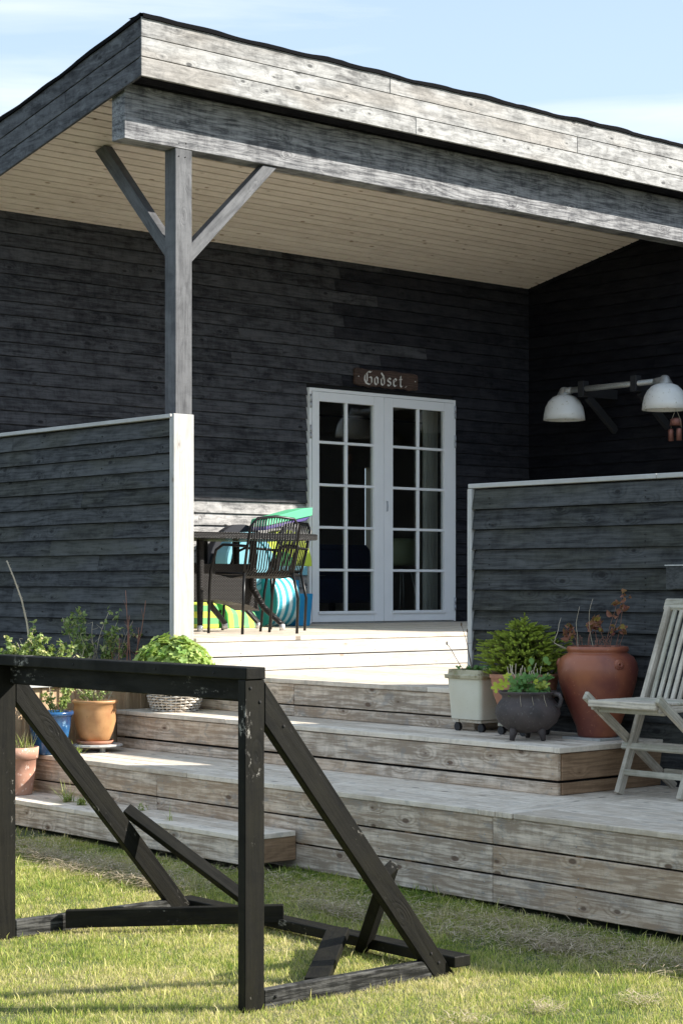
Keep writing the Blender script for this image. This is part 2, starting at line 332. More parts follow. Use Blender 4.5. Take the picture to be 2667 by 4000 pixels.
def bar(name, p, q, W, T, wd, m, parent, bev=.003):
    p = Vector(p); q = Vector(q); return board(name, (p+q)/2, q-p, wd, (q-p).length, W, T, m, parent, bev)
def lap(name, p, q, H, nrm, m, parent, t0=.003, t1=.026):
    """a lapped weatherboard from p to q (bottom edge line on the wall plane); top tucked in, bottom proud"""
    p = Vector(p); q = Vector(q); nrm = Vector(nrm); up = Vector((0, 0, 1)); ax = (q-p); Ln = ax.length; ax.normalize()
    # local: X along, Y = -normal, Z up
    n = max(1, int(Ln/.45)); vs = []; fs = []
    for i in range(n+1):
        x = -Ln/2+Ln*i/n; j = random.uniform(-.0018, .0018)
        vs += [(x, 0, j), (x, t1, j), (x, t0+.004, H), (x, 0, H)]
    for i in range(n):
        a = i*4; b = a+4
        for k in range(4): fs.append((a+k, b+k, b+(k+1) % 4, a+(k+1) % 4))
    fs += [(3, 2, 1, 0), (n*4, n*4+1, n*4+2, n*4+3)]
    me = bpy.data.meshes.new(name); me.from_pydata(vs, [], fs); me.materials.append(m)
    bm = bmesh.new(); bm.from_mesh(me); bmesh.ops.recalc_face_normals(bm, faces=bm.faces); bm.to_mesh(me); bm.free()
    R = Matrix((ax, nrm, up)).transposed().to_4x4(); R.translation = (p+q)/2
    return put(bpy.data.objects.new(name, me), R, parent)

# ------------------------------------------------------------------ levels (horizon-relative) and plan
Z0, Z1, Z2, Z3, Z4 = -.345, -.572, -.797, -1.035, -1.262
X1, X2, X3, X4 = 7.40, 6.94, 6.27, 5.93
YD, YW, XW = 9.905, 12.97, 13.83
lawnz = lambda y: -1.485+.016*(y-6)
soff = lambda y: 5.6226-.2076*y

# ---- ground
g = MB()
def gz(x, y):
    yy = max(-2, min(14, y)); return lawnz(yy)+.008*math.sin(x*2.3+1)*math.sin(y*1.9)
xs = [-200, -60, -20, -5]+[i*.5 for i in range(0, 41)]+[25, 40, 80, 200]
ys = [-200, -60, -20, -5]+[i*.5 for i in range(0, 41)]+[25, 40, 80, 200]
for y in ys:
    for x in xs: g.v.append((x, y, gz(x, y)))
nx = len(xs)
for j in range(len(ys)-1):
    for i in range(nx-1): g.f.append((j*nx+i, j*nx+i+1, (j+1)*nx+i+1, (j+1)*nx+i)); g.sm.append(True)
m, nt_, b_ = mat('lawn_soil'); t_ = N(nt_, 'ShaderNodeTexCoord').outputs['Object']
n1 = NOISE(nt_, t_, (1, 1, 1), 1.7, 4); n2 = NOISE(nt_, t_, (1, 1, 1), 60, 3)
c_ = MIX(nt_, MR(nt_, n1, .35, .65), (.055, .085, .022), (.13, .125, .05)); c_ = MIX(nt_, MR(nt_, n2, .4, .7, 0, .7), c_, (.05, .045, .02))
L(nt_, c_, b_.inputs['Base Color']); b_.inputs['Roughness'].default_value = .95
tag(g.build('ground', m, origin=(0, 0, 0)), kind='structure')

# ------------------------------------------------------------------ HOUSE
house = thing('house', (10.6, 13, Z0), 'black boarded house with a deep porch roof, pine soffit and white double doors', 'house')
DX0, DX1, DZ1 = 10.941, 12.767, 1.765
core = MB()
core.box(7.55, DX0, YW+.003, YW+.2, -1.6, 3.0); core.box(DX1, 18, YW+.003, YW+.2, -1.6, 3.0); core.box(DX0, DX1, YW+.003, YW+.2, DZ1, 3.0); core.box(DX0, DX1, YW+.003, YW+.2, -1.6, Z0-.002)
wall = core.build('wall', K['dark'], house)
wl = wall
row = 0; z = Z0+.001; PITCH = .1075
while z < 2.99:
    spans = []
    if z < DZ1-.02: spans = [(7.55, DX0-.002), (DX1+.002, XW-.004)]
    else: spans = [(7.55, XW-.004)]
    for a, b in spans:
        cuts = [a]
        if b-a > 2:
            x = a+random.uniform(.6, 3.4)
            while x < b-.5: cuts.append(x); x += random.uniform(2.2, 4.2)
            if a < 10 < b: 
                xx = random.uniform(10.9, 12.3) if b > 11.5 else None
                if xx: cuts = [c_ for c_ in cuts if abs(c_-xx) > .8]+[xx]; cuts.sort()
        cuts.append(b)
        for c0, c1 in zip(cuts, cuts[1:]): lap('weatherboard', (c0+.0008, YW, z), (c1-.0008, YW, z), PITCH-.004, (0, -1, 0), MW['shaded_siding'] if (c0+c1)/2 > 12.0 else (MW['siding'] if z < .70 else MW['sidingmid']), wl)  # low boards take the lit tone, right-hand boards the shaded one
    z += PITCH; row += 1
# wing
wg = MB(); wg.box(XW+.003, 18, 6.9, YW-.001, -1.6, 2.98); wing = wg.build('wing_wall', K['dark'], house)
z = Z0+.001; 
while z < 3.42:
    ymax = min(YW-.004, (5.70-z-PITCH)/.2076); y0 = 6.9 if z < 2.85 else 10.45
    cuts = [y0]; y = y0+random.uniform(1, 3)
    while y < ymax-.5: cuts.append(y); y += random.uniform(2, 3.6)
    cuts.append(ymax)
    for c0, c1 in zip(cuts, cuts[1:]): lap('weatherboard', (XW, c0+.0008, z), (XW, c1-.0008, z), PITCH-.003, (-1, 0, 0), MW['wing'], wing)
    z += PITCH
# roof body
RY0, RY1 = 10.425, 18.0
roof = MB()
sy = [(RY0, soff(RY0)+.02, soff(RY0)+.325), (RY1, soff(RY1)+.02, soff(RY1)+.325)]
vs = []
for x in (7.366, 18):
    for y, a, b in sy: vs += [(x, y, a), (x, y, b)]
roof.add(vs, [(0, 1, 3, 2), (4, 6, 7, 5), (0, 2, 6, 4), (1, 5, 7, 3), (0, 4, 5, 1), (2, 3, 7, 6)])
roofo = roof.build('roof', K['felt'], house)
# interior shell
bk = YW+4.4
ins = MB(); wx0, wx1 = 15.60, 15.745
ins.box(7.55, wx0, bk, bk+.15, -1.6, 2.2); ins.box(wx1, 18, bk, bk+.15, -1.6, 2.2); ins.box(wx0, wx1, bk, bk+.15, -1.6, .38); ins.box(wx0, wx1, bk, bk+.15, 1.45, 2.2)
ins.box(7.55, 7.7, YW+.2, YW+.9, -1.6, 3.0); ins.box(7.55, 7.7, YW+.9, bk, -1.6, -.1); ins.box(7.55, 7.7, YW+.9, bk, 1.9, 3.0); ins.box(17.9, 18, YW+.2, bk, -1.6, 3.0)  # large unseen opening in the left wall, added to let sky light in
ins.box(16.9, 17.0, YW+.2, bk, Z0, 2.95)
ins.box(7.71, 16.9, YW+.2, bk-.002, 2.05, 2.07)
ins.build('inner_wall', K['wallpaint'], house)
MB().box(7.71, 16.9, YW+.005, bk, Z0-.1, Z0+.012).build('inner_floor', K['floorwood'], house)
# soffit boards
y = 10.452; i = 0
cs, sn = math.cos(math.atan(.2076)), math.sin(math.atan(.2076))
while y < YW-.01:
    wbd = min(.098, YW-.012-y)/cs
    cuts = [7.372]; x = 7.372+random.uniform(.8, 3.5)
    while x < XW-.5: cuts.append(x); x += random.uniform(2.4, 4)
    cuts.append(XW-.03)
    for c0, c1 in zip(cuts, cuts[1:]):
        yc = y+wbd*cs/2
        board('soffit_board', ((c0+c1)/2, yc, soff(yc)+.008), (1, 0, 0), (0, cs, -sn), c1-c0-.001, wbd-.015, .014, MW['soffit'] if y > 10.74 else MW['wing'], roofo, .003)
    y += .098*1.0; i += 1
yc = 15.5
board('soffit_panel', (7.46, 15.5, soff(15.5)+.008), (0, cs, -sn), (1, 0, 0), 5.2, .17, .014, MW['soffit'], roofo)
# dark quarter trims where the soffit meets the walls
bar('soffit_trim', (XW-.02, 10.84, soff(10.84)-.012), (XW-.02, YW-.02, soff(YW-.02)-.012), .035, .02, (0, 0, 1), MW['wing'], roofo)
# front fascia
for r_, (za, zb, cuts) in enumerate((( 3.396, 3.523, [7.34, 9.855, 14, 17.9]), (3.5275, 3.657, [7.34, 11.666, 15.5, 17.9]), (3.661, 3.79, [7.34, 9.591, 13.6, 17.9]))):
    for c0, c1 in zip(cuts, cuts[1:]):
        board('fascia_board', ((c0+c1)/2, 10.40+.0105, (za+zb)/2), (1, 0, 0), (0, 0, 1), c1-c0-.003, zb-za, .021, MW['fascia'], roofo, .003)
# gable fascia: sheared boards, vertical ends
for za, zb, cuts in ((3.396, 3.521, [10.402, 12.6, 16, 17.9]), (3.5275, 3.655, [10.402, 11.32, 15.2, 17.9]), (3.661, 3.788, [10.402, 13.8, 17.9])):
    for c0, c1 in zip(cuts, cuts[1:]):
        me = bpy.data.meshes.new('gable_board'); h = (zb-za)/2; ln = (c1-c0-.003)/2; f = .2076
        bm = bmesh.new(); bmesh.ops.create_cube(bm, size=1); bmesh.ops.scale(bm, vec=(2*ln, .021, 2*h), verts=bm.verts)
        bmesh.ops.bevel(bm, geom=bm.edges[:], offset=.003, segments=1, affect='EDGES')
        for v in bm.verts: v.co.z += f*v.co.x
        bm.to_mesh(me); bm.free(); me.materials.append(MW['gable'])
        R = Matrix((Vector((0, -1, 0)), Vector((1, 0, 0)), Vector((0, 0, 1)))).transposed().to_4x4()
        R.translation = (7.3505, (c0+c1)/2, (za+zb)/2-f*((c0+c1)/2-10.402)); put(bpy.data.objects.new('gable_board', me), R, roofo)
# dark back lining of the overhang
board('eave_lining', (12.6, 10.439, 3.50), (1, 0, 0), (0, 0, 1), 10.4, .20, .02, MW['wing'], roofo)
# wavy felt lip
def felt(pts_fn, n, name):
    f = MB(); vs = []; 
    for i in range(n):
        p, out = pts_fn(i/(n-1)); wv = .0055*math.sin(i*.31)+.0045*math.sin(i*.83+1)+.002*random.uniform(-1, 1)
        vs += [p-out*.16+Vector((0, 0, .012+wv*.5)), p+out*.012+Vector((0, 0, .014+wv)), p+out*.014+Vector((0, 0, -.014+wv*.5)), p+out*.002+Vector((0, 0, -.016+wv*.5))]
        if i: 
            for k in range(3): f.f.append(((i-1)*4+k, i*4+k, i*4+k+1, (i-1)*4+k+1)); f.sm.append(False)
    f.v = [tuple(v) for v in vs]; return f.build(name, K['felt'], roofo)
felt(lambda t: (Vector((7.348+t*10.5, 10.40, 3.795)), Vector((0, -1, 0))), 150, 'felt_edge')
felt(lambda t: (Vector((7.34, 10.395+t*7.5, 3.793-.2076*t*7.5)), Vector((-1, 0, 0))), 100, 'felt_edge')
# beam, post, braces
bar('beam', (7.379, 10.725, 3.218), (XW-.03, 10.725, 3.218), .376, .15, (0, 0, 1), MW['beam'], house, .004)
PX0, PX1 = 7.806, 7.95
board('post', ((PX0+PX1)/2, 10.65+.0645, (3.029+Z0)/2), (0, 0, 1), (1, 0, 0), 3.029-Z0, PX1-PX0, .125, MW['post'], house, .004)
def brace(name, pts, th0, th1, horiz, m):
    """pts: quad in (s,z); horiz 'x' or 'y'"""
    q = MB()
    if horiz == 'x': vs = [(s_, th0, z_) for s_, z_ in pts]+[(s_, th1, z_) for s_, z_ in pts]
    else: vs = [(th0, s_, z_) for s_, z_ in pts]+[(th1, s_, z_) for s_, z_ in pts]
    c = Vector(np.mean(np.array(vs), axis=0)); a = (Vector(vs[2])+Vector(vs[3])-Vector(vs[0])-Vector(vs[1])).normalized()
    wv = (Vector(vs[1])-Vector(vs[0])); wv = (wv-a*wv.dot(a)).normalized(); n = wv.cross(a); R = Matrix((a, n, wv)).transposed().to_4x4(); R.translation = c
    Ri = R.inverted(); q.add([Ri @ Vector(v) for v in vs], [(0, 1, 2, 3), (7, 6, 5, 4), (0, 4, 5, 1), (1, 5, 6, 2), (2, 6, 7, 3), (3, 7, 4, 0)])
    o = q.build(name, m, None, origin=(0, 0, 0), bevel=.003); o.parent = house; o.matrix_parent_inverse = WM[house.name].inverted(); o.matrix_basis = R; WM[o.name] = R; return o
brace('brace', [(7.951, 2.25), (7.951, 2.385), (8.60, 3.027), (8.725, 3.027)], 10.665, 10.745, 'x', MW['post'])
brace('brace', [(10.776, 2.25), (10.776, 2.38), (11.58, 3.215), (11.70, 3.19)], 7.845, 7.915, 'y', MW['post'])
for (x, z_) in ((PX0+.03, 2.975), (PX0+.085, 2.975), (PX0+.03, 3.065), (PX0+.09, 3.07)):
    n_ = MB(); n_.tube([(x, 10.6475, z_), (x, 10.6515, z_)], .004, 8); n_.build('nail', K['dark'], house)
# ---- double door
door = MB(); fy0, fy1 = YW-.048, YW+.08
door.box(DX0, DX0+.028, fy0, fy1, Z0+.005, DZ1); door.box(DX1-.028, DX1, fy0, fy1, Z0+.005, DZ1); door.box(DX0+.028, DX1-.028, fy0+.001, fy1, DZ1-.03, DZ1)
doorf = door.build('door_frame', K['white'], house, bevel=.002)
MB().box(DX0+.028, DX1-.028, fy0-.005, fy1, Z0+.001, Z0+.012).build('threshold', K['steel'], doorf)
ly = YW-.052
def leaf(xa, xb, ga, gb, ba, bb):
    zb_, zt = Z0+.016, DZ1-.033; gz0, gz1 = -.232, 1.650
    zs = [gz1]; rows = [(1.297, 1.271), (.915, .890), (.533, .509), (.151, .125)]
    fr = MB()
    fr.box(xa, ga, ly, ly+.05, zb_, zt); fr.box(gb, xb, ly, ly+.05, zb_, zt); fr.box(ga, gb, ly+.001, ly+.05, gz1, zt); fr.box(ga, gb, ly+.001, ly+.05, zb_, gz0)
    lf = fr.build('door_leaf', K['white'], doorf, bevel=.002)
    edges = [gz1]+[e for r in rows for e in r]+[gz0]
    for t_, b2 in rows:
        board('glazing_bar', ((ga+gb)/2, ly+.02, (t_+b2)/2), (1, 0, 0), (0, 0, 1), gb-ga, .024, .028, K['white'], doorf, .004)
    for k in range(5):
        zt_, zb2 = edges[2*k], edges[2*k+1]
        board('glazing_bar', ((ba+bb)/2, ly+.0205, (zt_+zb2)/2), (0, 0, 1), (1, 0, 0), zt_-zb2, .028, .028, K['white'], doorf, .004)
        for p0, p1 in ((ga, ba), (bb, gb)):
            board('pane', ((p0+p1)/2, ly+.03, (zt_+zb2)/2), (1, 0, 0), (0, 0, 1), p1-p0, zt_-zb2, .006, K['glass'], doorf, 0)
    board('drip_rail', ((ga+gb)/2, ly-.008, gz0-.014), (1, 0, 0), (0, 0, 1), gb-ga+.03, .026, .022, K['white'], doorf, .003)
leaf(10.974, 11.838, 11.055, 11.716, 11.372, 11.402); leaf(11.842, 12.736, 11.951, 12.615, 12.267, 12.298)
for x, z_ in ((10.953, 1.644), (10.953, 1.37), (12.753, 1.648), (12.753, 1.37), (12.753, -.175)):
    hb = MB(); hb.tube([(x, ly-.004, z_-.06), (x, ly-.004, z_-.002)], .009, 8); hb.tube([(x, ly-.004, z_+.002), (x, ly-.004, z_+.06)], .009, 8); hb.build('hinge', K['zinc'], doorf)
hd = MB(); hd.tube([(11.868, ly, .775), (11.868, ly-.018, .772), (11.868, ly-.022, .73), (11.868, ly-.018, .688), (11.868, ly, .685)], .0045, 8); hd.box(11.873, 11.888, ly-.004, ly, .69, .77); hd.build('handle', K['zinc'], doorf)
# ------------------------------------------------------------------ indoors, seen through the panes
so = thing('sofa', (13.4, 15.4, Z0+.012), 'dark navy sofa standing indoors behind the left door leaf', 'sofa')
q = MB(); q.box(12.62, 13.85, 15.0, 15.9, Z0+.16, .10); q.build('seat', K['sofa'], so, bevel=.03)
MB().box(12.62, 13.6, 15.0, 15.25, .105, .43).build('backrest', K['sofa'], so, bevel=.06)
MB().box(13.61, 13.86, 15.0, 15.9, .105, .33).build('armrest', K['sofa'], so, bevel=.05)
q = MB()
for k in range(4): q.box(*[(12.7, 12.75), (13.7, 13.75)][k % 2], *[(15.05, 15.1), (15.8, 15.85)][k//2], Z0+.012, Z0+.16)
q.build('leg', K['blackwood'], so)
cu = MB(); n = 60
for k in range(n+1):
    x = 12.72+.27*k/n; y = 13.32+.018*math.sin(k*.9)+.006*math.sin(k*2.1)
    cu.v += [(x, y, Z0+.03), (x, y, 1.95)]
    if k: cu.f.append((2*k-2, 2*k, 2*k+1, 2*k-1)); cu.sm.append(True)
tag(cu.build('curtain', K['curtain']), 'thin white curtain hanging inside the right door leaf', 'curtain')
tb = thing('tub_chair', (13.45, 14.4, Z0+.012), 'pale green moulded chair indoors behind the right door leaf', 'chair')
q = MB(); q.lathe([(.02, .54), (.17, .55), (.20, .58), (.205, .68), (.19, .78), (.15, .83), (.12, .82), (.17, .70), (.16, .6), (.02, .57)], 28, (13.45, 14.4, Z0)); q.build('shell', K['shell'], tb)
for k in range(4):
    a = k*math.pi/2+.7; q = MB(); q.tube([(13.45+.08*math.cos(a), 14.4+.08*math.sin(a), Z0+.54), (13.45+.2*math.cos(a), 14.4+.2*math.sin(a), Z0+.013)], .01, 6); q.build('leg', K['steel'], tb)
# ------------------------------------------------------------------ sign
sg = thing('name_sign', (11.88, YW-.03, 1.9), 'dark brown live-edge board reading Godset. in white blackletter above the doors', 'sign')
n = 26; top = []; bot = []
for k in range(n+1):
    t = k/n; x = 11.482+t*.786
    top.append((x, 1.978+.004*math.sin(k*.9)+.004*math.sin(k*.37+2)-(.012 if k in (0, n) else 0))); bot.append((x, 1.822+.005*math.sin(k*.7+1)+.004*math.sin(k*1.9)+(.010 if k in (0, n) else 0)))
q = MB(); q.prism([(a, b) for a, b in top]+[(a, b) for a, b in reversed(bot)], YW-.052, YW-.022); sb = q.build('sign_board', MW['signwood'], sg, bevel=.003)
lt = MB(); S_ = .073; nib = Vector((math.cos(.75), math.sin(.75)))*.115
def glyph(ox, strokes, thin=()):
    for pl in strokes:
        for a, b in zip(pl, pl[1:]):
            a = Vector(a); b = Vector(b); P4 = [a-nib, a+nib, b+nib, b-nib]
            lt.prism([(ox+p.x*S_, 1.842+p.y*S_+(ox-11.58)*.0) for p in P4], YW-.0545, YW-.051)
OB = [[(.1, .82), (.1, .2), (.38, .0)], [(.1, .82), (.36, 1), (.62, .80), (.62, .16), (.38, 0)]]
gl_ = [([[(.95, 1.60), (.55, 1.42), (.22, 1.05), (.16, .55), (.40, .12), (.85, -.02)], [(.58, 1.34), (.58, .30)], [(.90, 1.60), (1.12, 1.48), (1.36, 1.60)], [(.90, .84), (1.18, .92), (1.34, .76), (1.34, .2), (1.05, -.02), (.85, -.02)]], 1.58),
       (OB, .98), (OB+[[(.62, .80), (.48, 1.15), (.1, 1.55)]], .98),
       ([[(.62, .84), (.36, 1.0), (.12, .82), (.14, .62), (.6, .42), (.62, .16), (.36, 0), (.08, .14)]], .92),
       ([[(.1, .82), (.1, .2), (.36, .0), (.64, .18)], [(.1, .82), (.36, 1), (.6, .78), (.14, .48)]], .94),
       ([[(.26, 1.36), (.22, .16), (.42, .0), (.6, .14)], [(.02, .93), (.52, .97)]], .84), ([[(.18, .02), (.22, .06)]], .3)]
x = 11.585
gl_[-1] = ([[(.10, .02), (.34, .12)]], .4)
for st, adv in gl_: glyph(x, st); x += adv*S_*1.12
for sx in (11.524, 12.232): lt.prism([(sx+.006*math.cos(a), 1.905+.006*math.sin(a)) for a in [k*math.pi/3 for k in range(6)]], YW-.0545, YW-.051)
lt.build('lettering', K['letter'], sg)

# ------------------------------------------------------------------ twin wall lamp
lp = thing('wall_lamp', (13.6, 11.5, 1.7), 'galvanised pipe lamp with two white enamel dome shades on the black right wall', 'lamp')
PXL = 13.35
q = MB(); q.tube([(PXL, 12.0, 1.828), (PXL, 10.95, 1.828)], .027, 16); q.build('pipe', K['steel'], lp)
def shade(yc, zb, r):
    pr = [(.045, .235), (.07, .232), (.11, .215), (.15, .175), (.178, .12), (.19, .06), (.196, 0), (.192, 0), (.186, .06), (.172, .12), (.145, .17), (.10, .21), (.04, .225)]
    q = MB(); q.lathe([(a*r/.196, b) for a, b in pr], 48, (PXL, yc, zb)); s_ = q.build('lamp_shade', K['shade'], lp)
    q = MB(); q.lathe([(.0, .31), (.02, .31), (.035, .30), (.062, .25), (.068, .236), (.062, .228), (0, .228)], 24, (PXL, yc, zb)); q.build('collar', K['cast'], s_)
    q = MB(); q.lathe([(0, .06), (.02, .07), (.03, .1), (.018, .16), (.015, .2)], 16, (PXL, yc, zb)); q.build('bulb', K['shade'], s_)
shade(12.065, 1.553, .196); shade(10.865, 1.566, .204)
q = MB(); q.tube([(PXL, 12.065, 1.805), (PXL, 12.03, 1.825), (PXL, 11.97, 1.828)], .038, 14, .031); q.build('elbow', K['cast'], lp)
q = MB(); q.tube([(PXL, 10.865, 1.82), (PXL, 10.91, 1.83), (PXL, 10.98, 1.828)], .038, 14, .031); q.build('elbow', K['cast'], lp)
for yb in (11.83, 11.20):
    br = MB(); br.box(PXL-.04, PXL+.04, yb-.035, yb+.035, 1.755, 1.90); bo = br.build('bracket', K['blackwood'], lp, bevel=.004)
    bar('bracket_arm', (PXL+.04, yb, 1.80), (XW-.02, yb, 1.80), .09, .05, (0, 0, 1), K['blackwood'], bo)
    bar('bracket_strut', (PXL+.06, yb, 1.76), (XW-.02, yb, 1.46), .07, .045, (0, 0, 1), K['blackwood'], bo)
ch = thing('copper_chime', (PXL-.02, 10.74, 1.5), 'small copper wind chime hanging from the right lamp shade', 'wind chime')
q = MB(); q.tube([(PXL, 10.74, 1.57), (PXL, 10.79, 1.47), (PXL, 10.795, 1.40)], .002, 4); q.tube([(PXL, 10.74, 1.57), (PXL, 10.69, 1.47), (PXL, 10.68, 1.40)], .002, 4); q.build('cord', K['straw'], ch)
q = MB(); q.lathe([(0, .045), (.035, .045), (.05, .03), (.055, -.02), (.05, -.02), (0, .03)], 18, (PXL, 10.74, 1.44)); q.build('bell_cup', K['copper'], ch)
for yy in (10.795, 10.705):
    q = MB(); q.lathe([(0, .0), (.020, -.003), (.024, -.02), (.026, -.11), (.022, -.11), (.018, -.02)], 14, (PXL, yy, 1.395)); q.build('bell', K['copper'], ch)

# ------------------------------------------------------------------ privacy screens
def lapscreen(root, X, ya, yb, zbot, ztop, pitch, depth, joints):
    MB().box(X+.004, X+depth, ya+.002, yb-.002, zbot, ztop-.032).build('screen_core', K['dark'], root)
    z_ = ztop-.032-pitch; r = 0
    while z_ > zbot-.06:
        cuts = [ya]+sorted(y for k, y in joints if k == r)+[yb]
        for c0, c1 in zip(cuts, cuts[1:]): lap('screen_board', (X, c0+.001, z_), (X, c1-.001, z_), pitch-.004, (-1, 0, 0), MW['screen'], root, .003, .027)
        z_ -= pitch; r += 1
ls = thing('privacy_screen', (7.33, 11.4, Z0), 'dark grey boarded screen with white cap and white end board below the porch post', 'screen')
lapscreen(ls, 7.287, 9.95, 12.9, -1.0, 1.108, .1085, .13, [(2, 11.25), (2, 12.3), (4, 11.0), (6, 10.62), (7, 11.4), (9, 12.4), (10, 11.9), (12, 11.2), (0, 11.9), (11, 10.9), (13, 11.6), (8, 10.8)])
board('screen_cap', (7.33, 11.425, 1.095), (0, 1, 0), (1, 0, 0), 2.95, .165, .026, MW['whitewood'], ls, .003)
board('end_board', (7.333, 9.925, (1.108-.66)/2), (0, 0, 1), (1, 0, 0), 1.108+.66, .163, .022, MW['endboard'], ls, .003)
board('corner_trim', (7.260, 9.948, (1.08-.66)/2), (0, 0, 1), (0, 1, 0), 1.08+.66, .022, .016, MW['whitewood'], ls, .002)
rs = thing('privacy_screen', (7.83, 5.4, Z3), 'dark grey boarded screen behind the terracotta jar, with a pale mitred cap', 'screen')
lapscreen(rs, 7.75, 3.05, 7.69, -1.03, .58, .1145, .12, [(4, 6.27), (1, 4.9), (7, 5.2), (9, 5.6)])
board('screen_cap', (7.80, (6.345+7.722)/2, .568), (0, 1, 0), (1, 0, 0), 7.722-6.345-.002, .15, .026, MW['whitewood'], rs, .003)
board('screen_cap', (7.80, (3.03+6.345)/2, .568), (0, 1, 0), (1, 0, 0), 6.345-3.03-.002, .15, .026, MW['whitewood'], rs, .003)
board('end_trim', (7.735, 7.704, (.555-.575)/2), (0, 0, 1), (0, 1, 0), .553+.57, .036, .03, MW['whitewood'], rs, .003)
board('end_board', (7.815, 7.712, (.553-.80)/2), (0, 0, 1), (1, 0, 0), 1.35, .115, .02, MW['whitewood'], rs, .003)
bx = thing('wall_box', (7.69, 6.1, .04), 'small dark wooden box with a pale lid fixed to the screen at the right edge', 'box')
q = MB(); q.box(7.67, 7.728, 5.9, 6.236, -.02, .098); q.build('box_body', MW['screen'], bx, bevel=.003)
MB().box(7.665, 7.729, 5.89, 6.24, .1, .106).build('lid', MW['whitewood'], bx)

nl = MB()
for y in (4.0, 5.2, 6.42, 7.55):
    for k in range(10):
        for dz in (.028, .062):
            z_ = .548-.1145*(k+1)+dz; nl.tube([(7.7265+.0012, y+random.uniform(-.006, .006), z_), (7.7240, y, z_)], .0032, 6)
tag(nl.build('nail', K['dark'], rs), kind='stuff')
nl = MB()
for y in (10.05, 10.75, 11.5, 12.3):
    for k in range(15):
        z_ = 1.076-.1085*(k+1)+.04; nl.tube([(7.2665, y+random.uniform(-.01, .01), z_), (7.2630, y, z_)], .0032, 6)
tag(nl.build('nail', K['dark'], ls), kind='stuff')
# ------------------------------------------------------------------ STEPPED DECK
dk = thing('stepped_deck', (7.5, 7.5, -1.5), 'weathered pine deck going down to the lawn in long wide steps', 'deck')
DT = .027
def boards_y(x0, x1, y0, y1, z, wd=.115, gap=.009, m=None, joints=True, par=None):
    n = max(1, round((x1-x0)/(wd+gap))); w_ = (x1-x0)/n
    for k in range(n):
        xa = x0+k*w_; cuts = [y0]
        if joints and y1-y0 > 2.5: cuts.append(random.uniform(y0+.8, y1-.8))
        cuts.append(y1)
        for c0, c1 in zip(cuts, cuts[1:]): board('deck_board', (xa+w_/2, (c0+c1)/2, z-DT/2), (0, 1, 0), (1, 0, 0), c1-c0-.003, w_-gap, DT, m or MW['decktop'], par or dk, .003)
def boards_x(x0, x1, y0, y1, z, n):
    w_ = (y1-y0)/n
    for k in range(n): board('deck_board', ((x0+x1)/2, y0+(k+.5)*w_, z-DT/2), (1, 0, 0), (0, 1, 0), x1-x0, w_-.005, DT, MW['decktop'], dk, .003)
def riser_x(X, y0, y1, spans, m=None, cuts=()):           # faces -X
    for k, (za, zb) in enumerate(spans):
        cc = [y0]+[c for c in cuts if y0 < c < y1]+[y1]
        for c0, c1 in zip(cc, cc[1:]): board('riser_board', (X+.012, (c0+c1)/2, (za+zb)/2), (0, 1, 0), (0, 0, 1), c1-c0-.003, zb-za, .022, m or MW['deck'], dk, .003)
def riser_y(Y, x0, x1, spans, m=None):
    for za, zb in spans: board('riser_board', ((x0+x1)/2, Y+.012, (za+zb)/2), (1, 0, 0), (0, 0, 1), x1-x0-.003, zb-za, .022, m or MW['deck'], dk, .003)
# level 0, the porch floor
boards_y(7.42, XW-.01, YD+.122, YW-.003, Z0, joints=False)
board('deck_board', ((7.42+XW)/2, YD+.059, Z0-DT/2), (1, 0, 0), (0, 1, 0), XW-7.43, .116, DT, MW['decktop'], dk)
riser_y(YD+.006, 7.42, 10.9, [(-.470, -.374), (-.570, -.477)], MW['sunlit_riser']); riser_y(YD+.006, 10.9, XW-.01, [(-.470, -.374), (-.570, -.477)], MW['sunlit_riser'])
# level 1
boards_y(X1, XW-.01, 7.73, YD+.004, Z1, joints=False); boards_y(X1, 7.74, 7.35, 7.727, Z1, joints=False)
riser_x(X1+.012, 7.36, YD, [(-.724, -.601), (-.795, -.733)], cuts=(8.9,)); riser_y(7.362, X1+.03, 7.74, [(-.724, -.601), (-.795, -.733)])
# level 2
boards_y(X2, 7.745, 6.345, 10.12, Z2, joints=True); board('deck_board', ((X2+7.745)/2, 6.322, Z2-DT/2-.0), (1, 0, 0), (0, 1, 0), 7.745-X2, .040, DT, MW['decktop'], dk)
riser_x(X2+.012, 6.325, 10.12, [(-.961, -.829), (-1.034, -.974)], cuts=(8.35,)); riser_y(6.318, X2+.036, 7.745, [(-.961, -.829), (-1.033, -.974)], MW['browndeck'])
# level 3
boards_y(X3, 7.745, 6.205, 10.12, Z3); boards_x(X3, 7.745, 5.985, 6.203, Z3, 2); boards_y(X3, 7.745, 3.0, 5.983, Z3, joints=False)
riser_x(X3+.012, 3.0, 10.12, [(-1.188, -1.064), (-1.325, -1.197), (-1.458, -1.334)], cuts=(6.12, 8.75))
